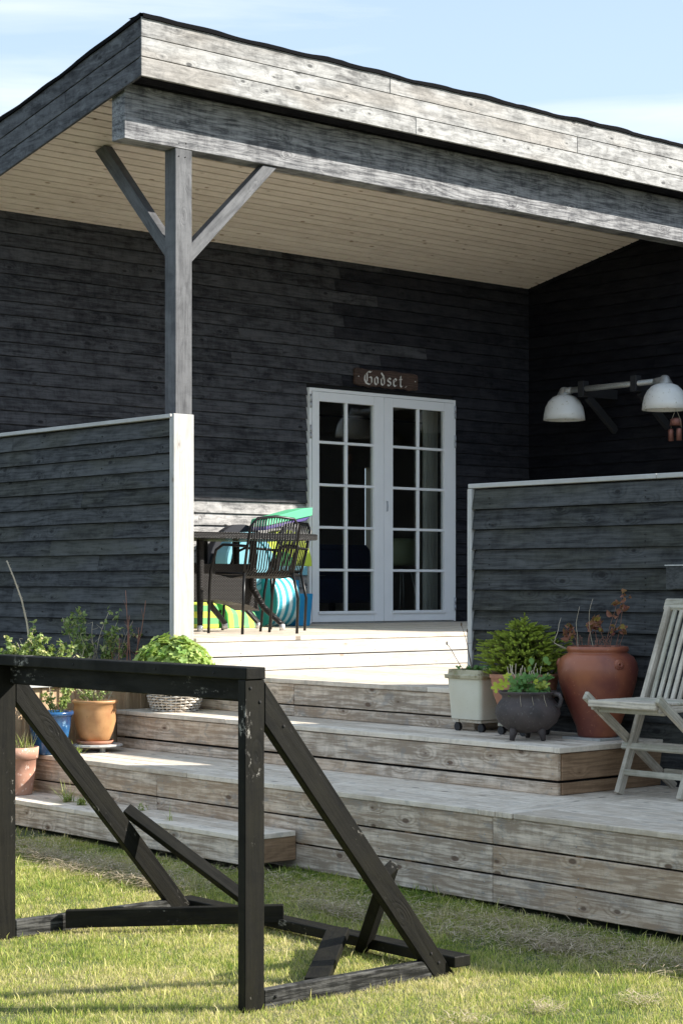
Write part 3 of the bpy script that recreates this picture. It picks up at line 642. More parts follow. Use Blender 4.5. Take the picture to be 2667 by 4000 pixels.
# level 4
boards_y(X4, X3+.008, 7.62, 10.12, Z4, wd=.105); board('deck_board', ((X4+X3)/2, 7.565, Z4-DT/2), (1, 0, 0), (0, 1, 0), X3-X4, .106, DT, MW['decktop'], dk)
riser_x(X4+.012, 7.525, 10.12, [(-1.412, -1.290)]); riser_y(7.52, X4+.036, X3+.01, [(-1.412, -1.290)], MW['browndeck'])
fr = MB()
fr.box(7.45, XW, YD+.045, YW, -1.45, Z0-.03); fr.box(X1+.05, XW, 7.42, YD+.04, -1.45, Z1-.03); fr.box(X2+.06, 7.74, 6.37, 10.1, -1.45, Z2-.03); fr.box(X3+.07, 7.74, 3.02, 10.1, -1.42, Z3-.03); fr.box(X4+.07, X3+.02, 7.57, 10.1, -1.40, Z4-.03)
fr.build('deck_frame', K['dark'], dk)
for y in (9.4, 8.5, 7.5, 6.7, 5.6, 4.6):
    board('joist_end', (X3+.042, y, -1.25), (0, 0, 1), (0, 1, 0), .40, .045, .03, MW['browndeck'], dk, 0)
sc_ = MB()                                                  # screw heads, too small to pick apart
def screw(x, y, z_, nx_, ny_): sc_.tube([(x, y, z_), (x+nx_*.0015, y+ny_*.0015, z_)], .0035, 6)
for (X, ylist, zs) in ((X3+.013, (3.4, 4.2, 5.0, 5.6, 6.06, 6.18, 6.9, 7.6, 8.3, 8.7, 9.4), (-1.10, -1.15, -1.23, -1.29, -1.37, -1.42)), (X2+.013, (6.36, 7.1, 7.9, 8.6, 9.4), (-.86, -.93, -1.0)), (X1+.013, (7.5, 8.2, 8.9, 9.6), (-.63, -.69, -.76))):
    for y in ylist:
        for z_ in zs: screw(X, y+random.uniform(-.01, .01), z_, -1, 0)
for x in (7.8, 8.4, 9.0, 9.6, 10.2):
    for z_ in (-.395, -.45, -.495, -.55): screw(x, YD+.0065, z_, 0, -1)
tag(sc_.build('screw', K['steel'], dk), kind='stuff')

# ------------------------------------------------------------------ raised bed
bed = thing('raised_bed', (6.2, 10.3, -1.5), 'honey-coloured board-clad raised flower bed with a pale cap, left of the steps', 'raised bed')
MB().box(4.8, 7.235, 10.175, 10.22, -1.5, -.64).build('bed_frame', K['dark'], bed)
x = 4.8; k = 0
while x < 7.2:
    board('cladding_board', (x+.062, 10.164, -1.07), (0, 0, 1), (1, 0, 0), .86, .118, .02, MW['cedar'], bed)
    if k % 1 == 0: board('cover_strip', (x+.125, 10.150, -1.07), (0, 0, 1), (1, 0, 0), .86, .036, .016, MW['cedar'], bed)
    x += .125; k += 1
board('bed_cap', (6.02, 10.19, -.624), (1, 0, 0), (0, 1, 0), 2.44, .14, .026, MW['whitewood'], bed)
MB().box(4.85, 7.23, 10.23, 12.88, -1.5, -.69).build('soil', K['soil'], bed)

# ------------------------------------------------------------------ pots
def pot(name, c, prof, m, label, soilr, soilz, parts=None, cat='plant pot', seg=48, wob=0):
    t = thing(name, c, label, cat)
    q = MB(); q.lathe(prof, seg, c, wob=wob); q.build('pot_body', m, t)
    if soilr:
        q = MB(); q.lathe([(0, soilz+.012), (soilr*.6, soilz+.006), (soilr, soilz-.004)], 24, c); q.build('soil', K['soil'], t)
    return t
# tall jar
JC = (7.51, 6.555, Z2+.012)
jar = pot('terracotta_jar', JC, [(0, 0), (.098, 0), (.104, .01), (.112, .05), (.145, .13), (.178, .21), (.201, .29), (.209, .345), (.203, .385), (.185, .415), (.158, .432), (.152, .438), (.158, .445), (.162, .456), (.156, .468), (.143, .470), (.136, .455), (.142, .43), (.17, .40), (.19, .35)], K['terra'], 'tall reddish terracotta jar with dry red-leaved twigs beside the teak chair', .14, .445)
for yo, xo in ((-.02, -.0),):
    a = math.atan2(-.80, -.25); 
    for a in (math.atan2(-1, -.30), math.atan2(.93, -.62)):
        q = MB(); cx, cy = JC[0]+.196*math.cos(a), JC[1]+.196*math.sin(a)
        n_ = Vector((math.cos(a), math.sin(a), .1)); t1_ = Vector((-math.sin(a), math.cos(a), 0)); t2_ = n_.cross(t1_)
        for rr, dd in ((.028, .004), (.016, .012)):
            q.tube([Vector((cx, cy, JC[2]+.378))+n_*dd+(t1_*math.cos(b)+t2_*math.sin(b))*rr*.7 for b in [k*math.pi/5 for k in range(10)]], rr*.38, 6, closed=True)
        q.build('boss', K['terra'], jar)
q = MB(); q.box(JC[0]-.13, JC[0]+.13, JC[1]-.13, JC[1]+.13, Z2+.0005, Z2+.012); q.build('base_tile', MW['oldslab'], jar)
# cauldron
CC = (7.20, 6.76, Z2)
cal = pot('iron_cauldron', CC, [(0, .035), (.06, .038), (.11, .055), (.15, .09), (.168, .13), (.166, .165), (.148, .195), (.134, .212), (.132, .225), (.146, .238), (.153, .246), (.150, .252), (.138, .248), (.126, .235), (.122, .21)], K['iron'], 'squat rusty cast-iron cauldron on three feet holding green weeds', .124, .23, cat='cauldron')
va = math.atan2(-CC[1], -CC[0])
for a in (va+.72, va-.72, va+math.pi):
    q = MB(); q.tube([(CC[0]+.095*math.cos(a), CC[1]+.095*math.sin(a), Z2+.075), (CC[0]+.112*math.cos(a), CC[1]+.112*math.sin(a), Z2+.04), (CC[0]+.122*math.cos(a), CC[1]+.122*math.sin(a), Z2+.002)], .026, 8, .012); q.build('foot', K['iron'], cal)
for s_ in (1,):
    a = va+1.15; q = MB(); d_ = Vector((math.cos(a), math.sin(a), 0)); c0 = Vector((CC[0], CC[1], Z2))
    q.tube([c0+d_*.138+Vector((0, 0, .236)), c0+d_*.175+Vector((0, 0, .238)), c0+d_*.188+Vector((0, 0, .215)), c0+d_*.178+Vector((0, 0, .18)), c0+d_*.150+Vector((0, 0, .175))], .0115, 8); q.build('handle', K['iron'], cal)
# conifer pot
FC = (7.425, 6.995, Z2+.065)
fp = pot('terracotta_pot', FC, [(0, 0), (.10, 0), (.105, .01), (.135, .07), (.165, .15), (.176, .21), (.178, .235), (.186, .24), (.186, .262), (.174, .262), (.165, .24)], K['terra2'], 'round terracotta pot with the small conifer, half hidden by the cauldron', .166, .245)
def dolly(c, sx, parent, wheels, zt):
    q = MB(); q.box(c[0]-sx, c[0]+sx, c[1]-sx, c[1]-sx+.045, zt-.018, zt-.001); q.box(c[0]-sx, c[0]+sx, c[1]+sx-.045, c[1]+sx, zt-.018, zt-.001); q.box(c[0]-sx+.01, c[0]-sx+.05, c[1]-sx+.046, c[1]+sx-.046, zt-.018, zt-.002); q.build('dolly_frame', MW['teak'], parent)
    for wx, wy in wheels:
        q = MB(); q.tube([(wx-.010, wy, Z2+.0225), (wx+.010, wy, Z2+.0225)], .0225, 16, smooth=False); q.box(wx-.006, wx+.006, wy-.01, wy+.014, Z2+.04, zt-.018); q.build('castor', K['rubber'], parent)
dolly((FC[0], FC[1]), .10, fp, [(FC[0]-.09, FC[1]-.08), (FC[0]-.09, FC[1]+.08), (FC[0]+.08, FC[1]+.08), (FC[0]+.08, FC[1]-.08)], Z2+.064)
# square cream planter
wp = thing('square_planter', (7.43, 7.34, Z2), 'square cream glazed planter on a castor dolly with thin dry stalks', 'plant pot')
def sq(x0, x1, y0, y1, z0, z1, tp, wall_=.014):
    q = MB(); cx, cy = (x0+x1)/2, (y0+y1)/2
    def ring(k, z_, ins=0):
        hx, hy = (x1-x0)/2*k-ins, (y1-y0)/2*k-ins; r = .022; pts = []
        for sx, sy_, a0 in ((1, 1, 0), (-1, 1, 90), (-1, -1, 180), (1, -1, 270)):
            for t in range(4): a = math.radians(a0+t*30); pts.append((cx+sx*(hx-r)+r*math.cos(a), cy+sy_*(hy-r)+r*math.sin(a), z_))
        return pts
    R = [ring(tp, z0), ring(1, z1), ring(1, z1, wall_), ring(tp, z0+.05, wall_)]
    vs = sum(R, []); fs = [tuple(range(15, -1, -1))]
    for k in range(3):
        for i in range(16): j = (i+1) % 16; fs.append((k*16+i, k*16+j, k*16+16+j, k*16+16+i))
    q.add(vs, fs, False); return q
sq(7.315, 7.585, 7.213, 7.478, Z2+.068, -.508, .90).build('pot_body', K['cream'], wp)
q = sq(7.300, 7.60, 7.198, 7.493, -.509, -.487, .98); q.build('rim', K['creamrim'], wp, bevel=.004)
MB().box(7.33, 7.57, 7.228, 7.463, -.52, -.500).build('soil', K['soil'], wp)
dolly((7.45, 7.345), .11, wp, [(7.36, 7.25), (7.36, 7.43), (7.54, 7.25), (7.54, 7.43)], Z2+.067)
# orange pot on slab
OC = (6.665, 9.938, Z3+.066)
op = pot('orange_pot', OC, [(0, 0), (.082, 0), (.09, .008), (.112, .06), (.128, .12), (.133, .19), (.131, .232), (.141, .236), (.144, .247), (.139, .256), (.126, .252), (.118, .235)], K['orange'], 'orange-brown glazed pot standing in a saucer on a small stone slab', .12, .235)
q = MB(); q.lathe([(0, .001), (.108, .001), (.117, .022), (.112, .022), (.104, .008), (0, .006)], 40, (OC[0], OC[1], Z3+.048)); q.build('saucer', K['terra2'], op)
q = MB(); q.lathe([(0, 0), (.155, 0), (.16, .006), (.155, .014), (0, .014)], 18, (OC[0]+.01, OC[1]-.01, Z3+.033), smooth=False); sl = q.build('stone_slab', MW['oldslab'], op)
for a in (.5, 2.6, 4.6): q = MB(); q.box(OC[0]+.1*math.cos(a)-.012, OC[0]+.1*math.cos(a)+.012, OC[1]+.1*math.sin(a)-.012, OC[1]+.1*math.sin(a)+.012, Z3+.0005, Z3+.033); q.build('slab_foot', MW['oldslab'], op)
# blue pot
BC = (6.345, 9.955, Z3)
bp_ = pot('blue_pot', BC, [(0, 0), (.085, 0), (.09, .01), (.108, .08), (.125, .17), (.131, .235), (.142, .24), (.147, .252), (.142, .264), (.128, .26), (.12, .24)], K['blue'], 'glossy cobalt blue glazed pot left of the orange pot', .12, .235)
# left pale pot
TC_ = (6.10, 9.94, Z4)
tp_ = pot('pale_terracotta_pot', TC_, [(0, 0), (.088, 0), (.093, .006), (.112, .13), (.118, .215), (.128, .218), (.134, .285), (.124, .287), (.115, .26)], K['pink'], 'pale pink terracotta pot with grass on the lowest step behind the goal post', .115, .262)
# wicker basket
KB = (7.168, 9.785, Z2)
bk_ = thing('wicker_basket', KB, 'whitewashed wicker basket with a leafy bright green plant on the second step', 'basket')
q = MB(); q.lathe([(0, .004), (.13, .004), (.155, .10), (.16, .2), (.15, .2), (.14, .1), (.12, .02)], 40, KB); q.build('liner', K['dark'], bk_)
rr_ = lambda h: .138+.034*math.sin(min(1, h/.13)*1.5)
for k in range(13):
    h = .008+k*.0175; q = MB(); pts = []
    for i in range(96):
        a = 2*math.pi*i/96; r = rr_(h)+.0065*math.cos(a*16+math.pi*(k % 2)); pts.append((KB[0]+r*math.cos(a), KB[1]+r*math.sin(a), KB[2]+h+.002*math.sin(a*5+k)))
    q.tube(pts, .0068, 5, closed=True); q.build('wicker_strand', K['wicker'], bk_)
for i in range(32):
    a = 2*math.pi*(i+.0)/32; q = MB(); q.tube([(KB[0]+rr_(h)*math.cos(a), KB[1]+rr_(h)*math.sin(a), KB[2]+h) for h in (.0, .03, .08, .14, .235)], .0042, 5); q.build('stake', K['wicker'], bk_)
q = MB(); q.tube([(KB[0]+.176*math.cos(a), KB[1]+.176*math.sin(a), KB[2]+.24) for a in [2*math.pi*i/48 for i in range(48)]], .011, 6, closed=True); q.build('rim', K['wicker'], bk_)

# ------------------------------------------------------------------ plants
LM = {
 'geranium': leafm('geranium_leaf', (.18, .32, .07), (.46, .56, .17), None, .4),
 'rose': leafm('rose_leaf', (.11, .18, .05), (.36, .44, .16), (.56, .52, .24), .35),
 'weed': leafm('weed_leaf', (.08, .20, .05), (.22, .40, .12), (.42, .46, .08), .35),
 'conifer': leafm('conifer_needle', (.06, .10, .012), (.42, .50, .07), None, .2),
 'red': leafm('red_autumn_leaf', (.20, .055, .045), (.34, .14, .095), (.34, .24, .06), .3),
 'yellow': leafm('yellow_green_leaf', (.48, .54, .06), (.56, .60, .07), None, .4),
 'pink': leafm('pink_petal', (.62, .38, .56), (.75, .55, .70), None, .4),
 'grassy': leafm('grass_blade', (.13, .22, .04), (.36, .42, .10), (.60, .54, .30), .3),
}
def frame(n):
    n = n.normalized(); a = n.cross(Vector((0, 0, 1))); a = Vector((1, 0, 0)) if a.length < .05 else a.normalized(); return a, n.cross(a)
class Leaves:
    def __init__(s): s.m = MB(); s.t = []
    def leaf(s, p, d, n, ln, wd, tone=None, fold=.25):
        d = d.normalized(); sdd = d.cross(n).normalized(); n = sdd.cross(d)
        pr = [(0, 0), (.25, .42), (.55, .5), (.82, .28), (1, 0)]
        vs = [p]; 
        for u, w_ in pr[1:-1]: vs += [p+d*ln*u+sdd*wd*w_+n*wd*fold*w_*2-n*ln*.18*u*u, p+d*ln*u-n*ln*.18*u*u, p+d*ln*u-sdd*wd*w_+n*wd*fold*w_*2-n*ln*.18*u*u]
        vs.append(p+d*ln-n*ln*.18)
        f = [(0, 1, 2), (0, 2, 3), (1, 4, 5, 2), (2, 5, 6, 3), (4, 7, 8, 5), (5, 8, 9, 6), (7, 10, 8), (8, 10, 9)]
        s.m.add(vs, f, True); s.t += [tone if tone is not None else random.random()]*len(vs)
    def lobed(s, p, n, r, tone=None, lobes=5, cup=.2):
        a, b = frame(n); n = n.normalized(); ph = random.random()*6; K_ = lobes*4; vs = [p-n*r*cup]
        for k in range(K_):
            an = ph+2*math.pi*k/K_*.93; rr = r*(1 if k % 4 in (2,) else .86 if k % 4 in (1, 3) else .52)
            vs.append(p+(a*math.cos(an)+b*math.sin(an))*rr+n*random.uniform(-.06, .06)*r)
        s.m.add(vs, [(0, k, k+1) for k in range(1, K_)], True); s.t += [tone if tone is not None else random.random()]*len(vs)
    def blade(s, p, d, ln, wd, droop, tone=None):
        sdd = d.cross(Vector((0, 0, 1))); sdd = Vector((1, 0, 0)) if sdd.length < .01 else sdd.normalized(); vs = []; N_ = 4; hz = Vector((d.x, d.y, 0))
        for k in range(N_+1):
            u = k/N_; c = p+d*ln*u+(hz*.6-Vector((0, 0, .5)))*droop*ln*u*u; w_ = wd*(1-u)**.7; vs += [c-sdd*w_, c+sdd*w_]
        s.m.add(vs, [(2*k, 2*k+1, 2*k+3, 2*k+2) for k in range(N_)], True); s.t += [tone if tone is not None else random.random()]*len(vs)
    def build(s, name, m, parent):
        return tag(s.m.build(name, m, parent, tones=None) if False else s._b(name, m, parent), kind='stuff')
    def _b(s, name, m, parent):
        me = bpy.data.meshes.new(name); o = Vector(s.m.v[0]); me.from_pydata([tuple(Vector(v)-o) for v in s.m.v], [], s.m.f)
        at = me.attributes.new('tone', 'FLOAT', 'POINT'); at.data.foreach_set('value', s.t); me.polygons.foreach_set('use_smooth', s.m.sm); me.materials.append(m)
        return put(bpy.data.objects.new(name, me), Matrix.Translation(o), parent)
def rv(s=1): return Vector((random.gauss(0, s), random.gauss(0, s), random.gauss(0, s)))
def wander(p, d, ln, n=7, j=.12, up=.0):
    pts = [Vector(p)]; d = Vector(d).normalized()
    for k in range(n): d = (d+rv(j)+Vector((0, 0, up))).normalized(); pts.append(pts[-1]+d*ln/n)
    return pts
# geranium in the basket
ge = thing('geranium', (KB[0], KB[1], Z2+.2), 'mound of fresh green lobed leaves overflowing the wicker basket', 'plant')
lv = Leaves(); st = MB()
for k in range(430):
    a = random.random()*6.283; e = random.random()**.6*1.45; rr = random.uniform(.82, 1.05)
    p = Vector((KB[0]+.258*rr*math.cos(a)*math.sin(e), KB[1]+.24*rr*math.sin(a)*math.sin(e), Z2+.275+.19*rr*math.cos(e)-.02*(1-math.cos(e))+.02*math.sin(a*3)))
    n = Vector((math.cos(a)*math.sin(e), math.sin(a)*math.sin(e), math.cos(e)+.5))+rv(.3); lv.lobed(p, n, random.uniform(.026, .047), None, 5, .25)
    if k % 5 == 0: st.tube([(KB[0]+random.uniform(-.04, .04), KB[1]+random.uniform(-.04, .04), Z2+.21), p-n.normalized()*.01], .0016, 4)
st.build('stem', K['greenstem'], ge); lv.build('foliage', LM['geranium'], ge)
# conifer
co = thing('small_conifer', (FC[0], FC[1], FC[2]+.24), 'low bushy yellow-green conifer with a short leader, in a terracotta pot', 'conifer')
base = Vector((FC[0], FC[1], FC[2]+.245)); H_ = .33
tk = MB(); tk.tube([base, base+Vector((0, 0, H_*.6)), base+Vector((.0, .0, H_))], .010, 6, .002); 
nd = MB(); ndt = []
def twig(p, d, ln, tone):
    d = d.normalized(); a, b = frame(d); n = int(ln*1000)
    for k in range(n):
        u = k/n; c = p+d*ln*u; an = k*2.4; o = (a*math.cos(an)+b*math.sin(an)); l_ = .0105*(1-.35*u); e = c+(o+d*.75).normalized()*l_; sd_ = d.cross(o).normalized()*.0030
        nd.add([c-sd_, c+sd_, e], [(0, 1, 2)]); ndt.extend([max(0, tone-.3), max(0, tone-.3), tone])
for lay in range(16):
    h = .0+lay/15*.25; R = (.205*min(1, .86+h*1.4) if h < .11 else .212*max(0, 1-(h-.11)/.15)**.7)+.008; nb = int(9+R*66)
    for k in range(nb):
        a = 2*math.pi*(k+random.random()*.9)/nb; R_ = R*random.uniform(.6, 1.16); d = Vector((math.cos(a), math.sin(a), random.uniform(.05, .35)))
        p0 = base+Vector((0, 0, h*.9)); tip = p0+Vector((math.cos(a)*R_, math.sin(a)*R_, .02+.05*random.random()))
        tk.tube([p0, (p0+tip)/2+Vector((0, 0, .005)), tip], .0022, 4, .001)
        for j in range(int(2+R_*21)):
            u = random.uniform(.25, 1); q_ = p0.lerp(tip, u); sd2 = d.cross(Vector((0, 0, 1))).normalized()*random.choice((-1, 1))
            twig(q_, d*.7+sd2*random.uniform(.2, 1)+Vector((0, 0, random.uniform(-.05, .6))), random.uniform(.03, .058), .15+.85*u*random.random()**.5)
        twig(tip, d, .045, 1)
top_ = base+Vector((0, 0, H_)); twig(top_-Vector((0, 0, .09)), Vector((0, 0, 1)), .10, 1); twig(top_-Vector((0, 0, .05)), Vector((.05, 0, 1)), .06, 1)
for k in range(26): a = k*2.4; twig(top_-Vector((0, 0, .020+.0048*k)), Vector((math.cos(a), math.sin(a), .45)), .022+.0022*k, .95)
tk.build('trunk', K['stem'], co)
me = bpy.data.meshes.new('foliage'); me.from_pydata([tuple(Vector(v)-base) for v in nd.v], [], nd.f); at = me.attributes.new('tone', 'FLOAT', 'POINT'); at.data.foreach_set('value', ndt); me.materials.append(LM['conifer'])
tag(put(bpy.data.objects.new('foliage', me), Matrix.Translation(base), co), kind='stuff')
# twigs in the jar
tw = thing('dry_shrub', (JC[0], JC[1], JC[2]+.44), 'bare dry twigs with a few curled red and rust leaves in the tall jar', 'plant')
jb = Vector((JC[0], JC[1], JC[2]+.44)); lv = Leaves(); right = Vector((math.sin(A), -math.cos(A), 0))
def spray(mb, base_, off, d, ln, r, n=8, j=.1, up=.02):
    pts = wander(base_+off, d, ln, n, j, up); mb.tube(pts, r, 5, r*.4); return pts
s1 = MB(); s2 = MB()
for off, dx, ln in ((-.10, -.25, .24), (-.02, -.08, .285), (-.13, -1.0, .13)):
    spray(s2, jb, right*off, right*dx+Vector((0, 0, 1 if dx > -.9 else .35)), ln, .0022, up=.05)
pt_ = spray(s2, jb+right*-.225+Vector((0, 0, .045)), right*0, Vector((0, 0, 1))+right*.12, .14, .002)
s2.tube([jb+right*-.12, jb+right*-.225+Vector((0, 0, .045))], .002, 5)
for off, dx, ln in ((.06, .12, .31), (.09, .25, .29), (.03, .35, .26), (-.03, -.3, .16), (-.08, -.6, .15), (0, .05, .16), (-.05, -.1, .18), (.02, .2, .14), (.1, .5, .13), (-.1, -.35, .12), (.05, -.15, .15)):
    pts = spray(s1, jb, right*off, right*dx+Vector((0, 0, 1)), ln, .0021)
    for k in range(2 if ln > .25 else 3):
        p = pts[-1-k*2 if ln > .25 else -1-k]; lv.leaf(p, rv()+Vector((0, 0, .8)), rv(), random.uniform(.03, .05), random.uniform(.02, .034), None, .5)
        for q_ in range(2): lv.leaf(p+rv(.006), rv()+Vector((0, 0, .2)), rv(), random.uniform(.02, .035), .02, None, .6)
for k in range(40): s1.tube(wander(jb+right*random.uniform(-.11, .11)+Vector((0, 0, -.005)), Vector((0, 0, 1))+right*random.uniform(-.5, .5), random.uniform(.03, .1), 4, .2), .0013, 4)
s1.build('stem', K['redstem'], tw); s2.build('stem', K['straw'], tw); lv.build('foliage', LM['red'], tw)
# weeds in the cauldron
wd_ = thing('cauldron_weeds', (CC[0], CC[1], Z2+.24), 'clump of lobed green weeds and cut dry stalks growing in the iron cauldron', 'plant')
cb = Vector((CC[0], CC[1], Z2+.235)); s1 = MB(); s2 = MB(); lv = Leaves(); ly_ = Leaves()
for k in range(34): s2.tube(wander(cb+right*random.uniform(-.1, .1), Vector((0, 0, 1))+right*random.uniform(-.35, .35)+rv(.15), random.uniform(.07, .17), 5, .08), .0021, 5)
for k in range(70):
    o = right*random.uniform(-.105, .125)+Vector((0, 0, random.uniform(.005, .10)))+Vector((-.66, -.75, 0))*random.uniform(-.06, .09)
    lv.lobed(cb+o, Vector((-.5, -.6, .9))+rv(.35), random.uniform(.017, .033), None, 4, .25); 
    if k % 2: s1.tube([cb+o*.4, cb+o], .001, 4)
for du, dz, r_ in ((-.13, .085, .034), (-.165, .06, .036), (-.115, .12, .026), (.03, .085, .014), (.035, .095, .012)): ly_.lobed(cb+right*du+Vector((-.06, -.07, dz-.02)), Vector((-.6, -.7, .6))+rv(.2), r_, None, 5, .2)
for du, dz, r_ in ((.085, .20, .024), (.10, .175, .016), (0.01, .19, .022), (.0, .15, .018)): lv.leaf(cb+right*du+Vector((-.05, -.055, dz)), Vector((0, 0, -1))+rv(.3), Vector((-.6, -.7, .2)), r_*1.7, r_*1.3, .5); 
for du, dz in ((.09, .2), (0.01, .2)): s1.tube(wander(cb+right*du*.5, Vector((0, 0, 1))+right*du*2, dz, 6, .03), .0013, 4)
for k in range(3): s2.tube([cb+right*(-.05+.06*k)+Vector((-.085, -.095, .008)), cb+right*(-.05+.062*k)+Vector((-.098, -.108, -.02)), cb+right*(-.045+.065*k)+Vector((-.103, -.113, -.055))], .0012, 4)
s1.build('stem', K['greenstem'], wd_); s2.build('stem', K['straw'], wd_); lv.build('foliage', LM['weed'], wd_); ly_.build('foliage', LM['yellow'], wd_)
# stalks in the square planter
ps = thing('planter_stalks', (7.45, 7.35, -.5), 'thin dry seed stalks and low green leaves in the square cream planter', 'plant')
pb = Vector((7.42, 7.33, -.503)); s1 = MB(); lv = Leaves(); hd_ = MB()
for du, dx, ln in ((-.03, -.18, .30), (-.06, -.55, .22), (.045, -.02, .24), (.10, .04, .17), (-.02, -.30, .26)):
    pts = wander(pb+right*du, Vector((0, 0, 1))+right*dx, ln, 8, .05); s1.tube(pts, .0021, 5, .0013)
    if ln > .2: hd_.lathe([(0, -.013), (.004, -.006), (.0045, .004), (0, .013)], 7, pts[-1])
    s1.tube(wander(pts[5], rv()+Vector((0, 0, .6)), .05, 4, .2), .0008, 4)
for k in range(60): lv.blade(pb+right*random.uniform(-.1, .1)+Vector((random.uniform(-.05, .05), 0, 0)), (Vector((0, 0, 1))+rv(.45)).normalized(), random.uniform(.03, .12), .0011, random.uniform(0, .8), random.choice((.2, .5, .95)))
for k in range(80): lv.lobed(pb+right*random.gauss(.01, .06)+Vector((0, 0, random.uniform(.005, .06))), Vector((-.5, -.6, .8))+rv(.4), random.uniform(.010, .021), random.uniform(0, .6), 4, .3)
s1.build('stem', K['stem'], ps); hd_.build('seed_head', K['stem'], ps); lv.build('foliage', LM['weed'], ps)
# roses and dry stems in the raised bed
def bedplant(name, label, u_off, base_, n, spread, hgt, leaves, lsz, dead=.3, lm='rose', flowers=(), grp=None, cat='plant'):
    t = thing(name, base_, label, cat); b = Vector(base_); s1 = MB(); s2 = MB(); lv = Leaves()
    for k in range(n):
        dx = random.uniform(-1, 1)*spread; dead_ = random.random() < dead; ln = hgt*random.uniform(.55, 1.0)
        pts = wander(b+right*dx*.25*hgt+rv(.012)*Vector((1, 1, 0)).length, Vector((0, 0, 1))+right*dx+rv(.08), ln, 8, .10, .02)
        pts[0].z = b.z-.01
        (s2 if dead_ else s1).tube(pts, .0032, 5, .0016)
        for j in range(3, 9):
            if random.random() < (.75 if dead_ else .5):
                br_ = wander(pts[j], Vector((0, 0, .6))+rv(.7), ln*random.uniform(.08, .2), 4, .2); (s2 if dead_ else s1).tube(br_, .0013, 4, .0007)
                if not dead_ or random.random() < .25:
                    for q_ in br_[1:]:
                        for _ in range(leaves): lv.leaf(q_+rv(.005), rv()+Vector((0, 0, .2)), Vector((0, -.3, 1))+rv(.5), lsz*random.uniform(.7, 1.2), lsz*.62, None, .2)
            if not dead_ and random.random() < .8:
                for _ in range(leaves+1): lv.leaf(pts[j]+rv(.008), rv()+Vector((0, 0, .1)), Vector((0, -.3, 1))+rv(.5), lsz*random.uniform(.7, 1.25), lsz*.62, None, .2)
    if s1.v: s1.build('stem', K['greenstem'], t)
    if s2.v: s2.build('stem', K['straw'], t)
    if lv.m.v: lv.build('foliage', LM[lm], t)
    for fp_ in flowers:
        fl = Leaves(); p = b+Vector(fp_)
        for k in range(9): a = k*.9; fl.leaf(p, Vector((math.cos(a), math.sin(a)*.6-.4, .5*math.sin(a*1.7))), Vector((-.5, -.7, .3))+rv(.3), .024, .024, None, .4)
        fl.build('flower', LM['pink'], t)
    return t
bedplant('rose_bush', 'tall straggly rose bush with two pink blooms in front of the screen', 0, (7.03, 10.44, -.69), 32, .36, .56, 2, .030, .50, flowers=(tuple(right*.12+Vector((0, 0, .335))), tuple(right*-.085+Vector((0, 0, .215)))), cat='rose bush')
bedplant('leafy_bush', 'wide low tangled green bush at the left end of the raised bed', 0, (6.50, 10.44, -.69), 54, .95, .38, 4, .031, .30, cat='bush')
bedplant('leafy_bush', 'bright green bush at the far left edge behind the goal', 0, (6.28, 10.62, -.69), 24, .5, .28, 3, .026, .2, lm='weed', cat='bush')
bedplant('dry_plant', 'small tuft of pale dry stalks between the two rose bushes', 0, (6.84, 10.42, -.69), 22, .42, .26, 0, .02, 1.0)
rt_ = thing('thorny_cane', (6.56, 10.55, -.69), 'single tall pale thorny cane rising from the left bush', 'plant')
q = MB(); b = Vector((6.58, 10.53, -.69)); pts = [b+right*.03*0, b+right*-.015+Vector((0, 0, .3)), b+right*-.035+Vector((0, 0, .45)), b+right*-.07+Vector((0, 0, .60)), b+right*-.12+Vector((0, 0, .74)), b+right*-.165+Vector((0, 0, .85))]
q.tube(pts, .0078, 6, .004)
for a_, b2 in zip(pts[1:], pts[2:]):
    for k in range(6): p = a_.lerp(b2, random.random()); q.tube([p, p+right*random.choice((-1, 1))*.013+Vector((0, 0, .004))], .002, 4, .0005)
q.build('stem', K['straw'], rt_)
rd = thing('red_stems', (7.12, 10.27, -.69), 'bare reddish upright stems beside the basket plant', 'plant'); q = MB(); b = Vector((7.12, 10.27, -.69))
for dx, ln in ((.08, .66), (.12, .60), (.05, .5), (.0, .38), (.16, .42), (-.1, .34), (-.14, .30), (.2, .36)):
    pts = wander(b+right*dx*.35, Vector((0, 0, 1))+right*dx*.5, ln, 10, .045); q.tube(pts, .0050, 5, .002)
    for j in (4, 6, 8): q.tube(wander(pts[j], Vector((0, 0, 1))+right*random.uniform(-.8, .8), .07, 3, .1), .0016, 4, .0008)
q.build('stem', K['redstem'], rd)
bedplant('potted_shrub', 'sparse small-leaved shrub growing in the orange pot', 0, (OC[0], OC[1], OC[2]+.235), 15, .8, .15, 1, .017, .5, cat='plant')
bedplant('potted_shrub', 'dark leafy sprig leaning out of the blue pot', 0, (BC[0]+.07, BC[1]+.02, BC[2]+.235), 9, .5, .2, 3, .022, .1, cat='plant')
gp = thing('potted_grass', (TC_[0], TC_[1], TC_[2]+.26), 'tuft of upright grass blades in the pale pink pot', 'grass tuft'); lv = Leaves()
for k in range(60): lv.blade(Vector((TC_[0], TC_[1], TC_[2]+.262))+right*random.uniform(-.02, .10)+rv(.01), (Vector((0, 0, 1))+rv(.3)).normalized(), random.uniform(.05, .17), .0022, random.uniform(0, .5))
lv.build('blades', LM['grassy'], gp)
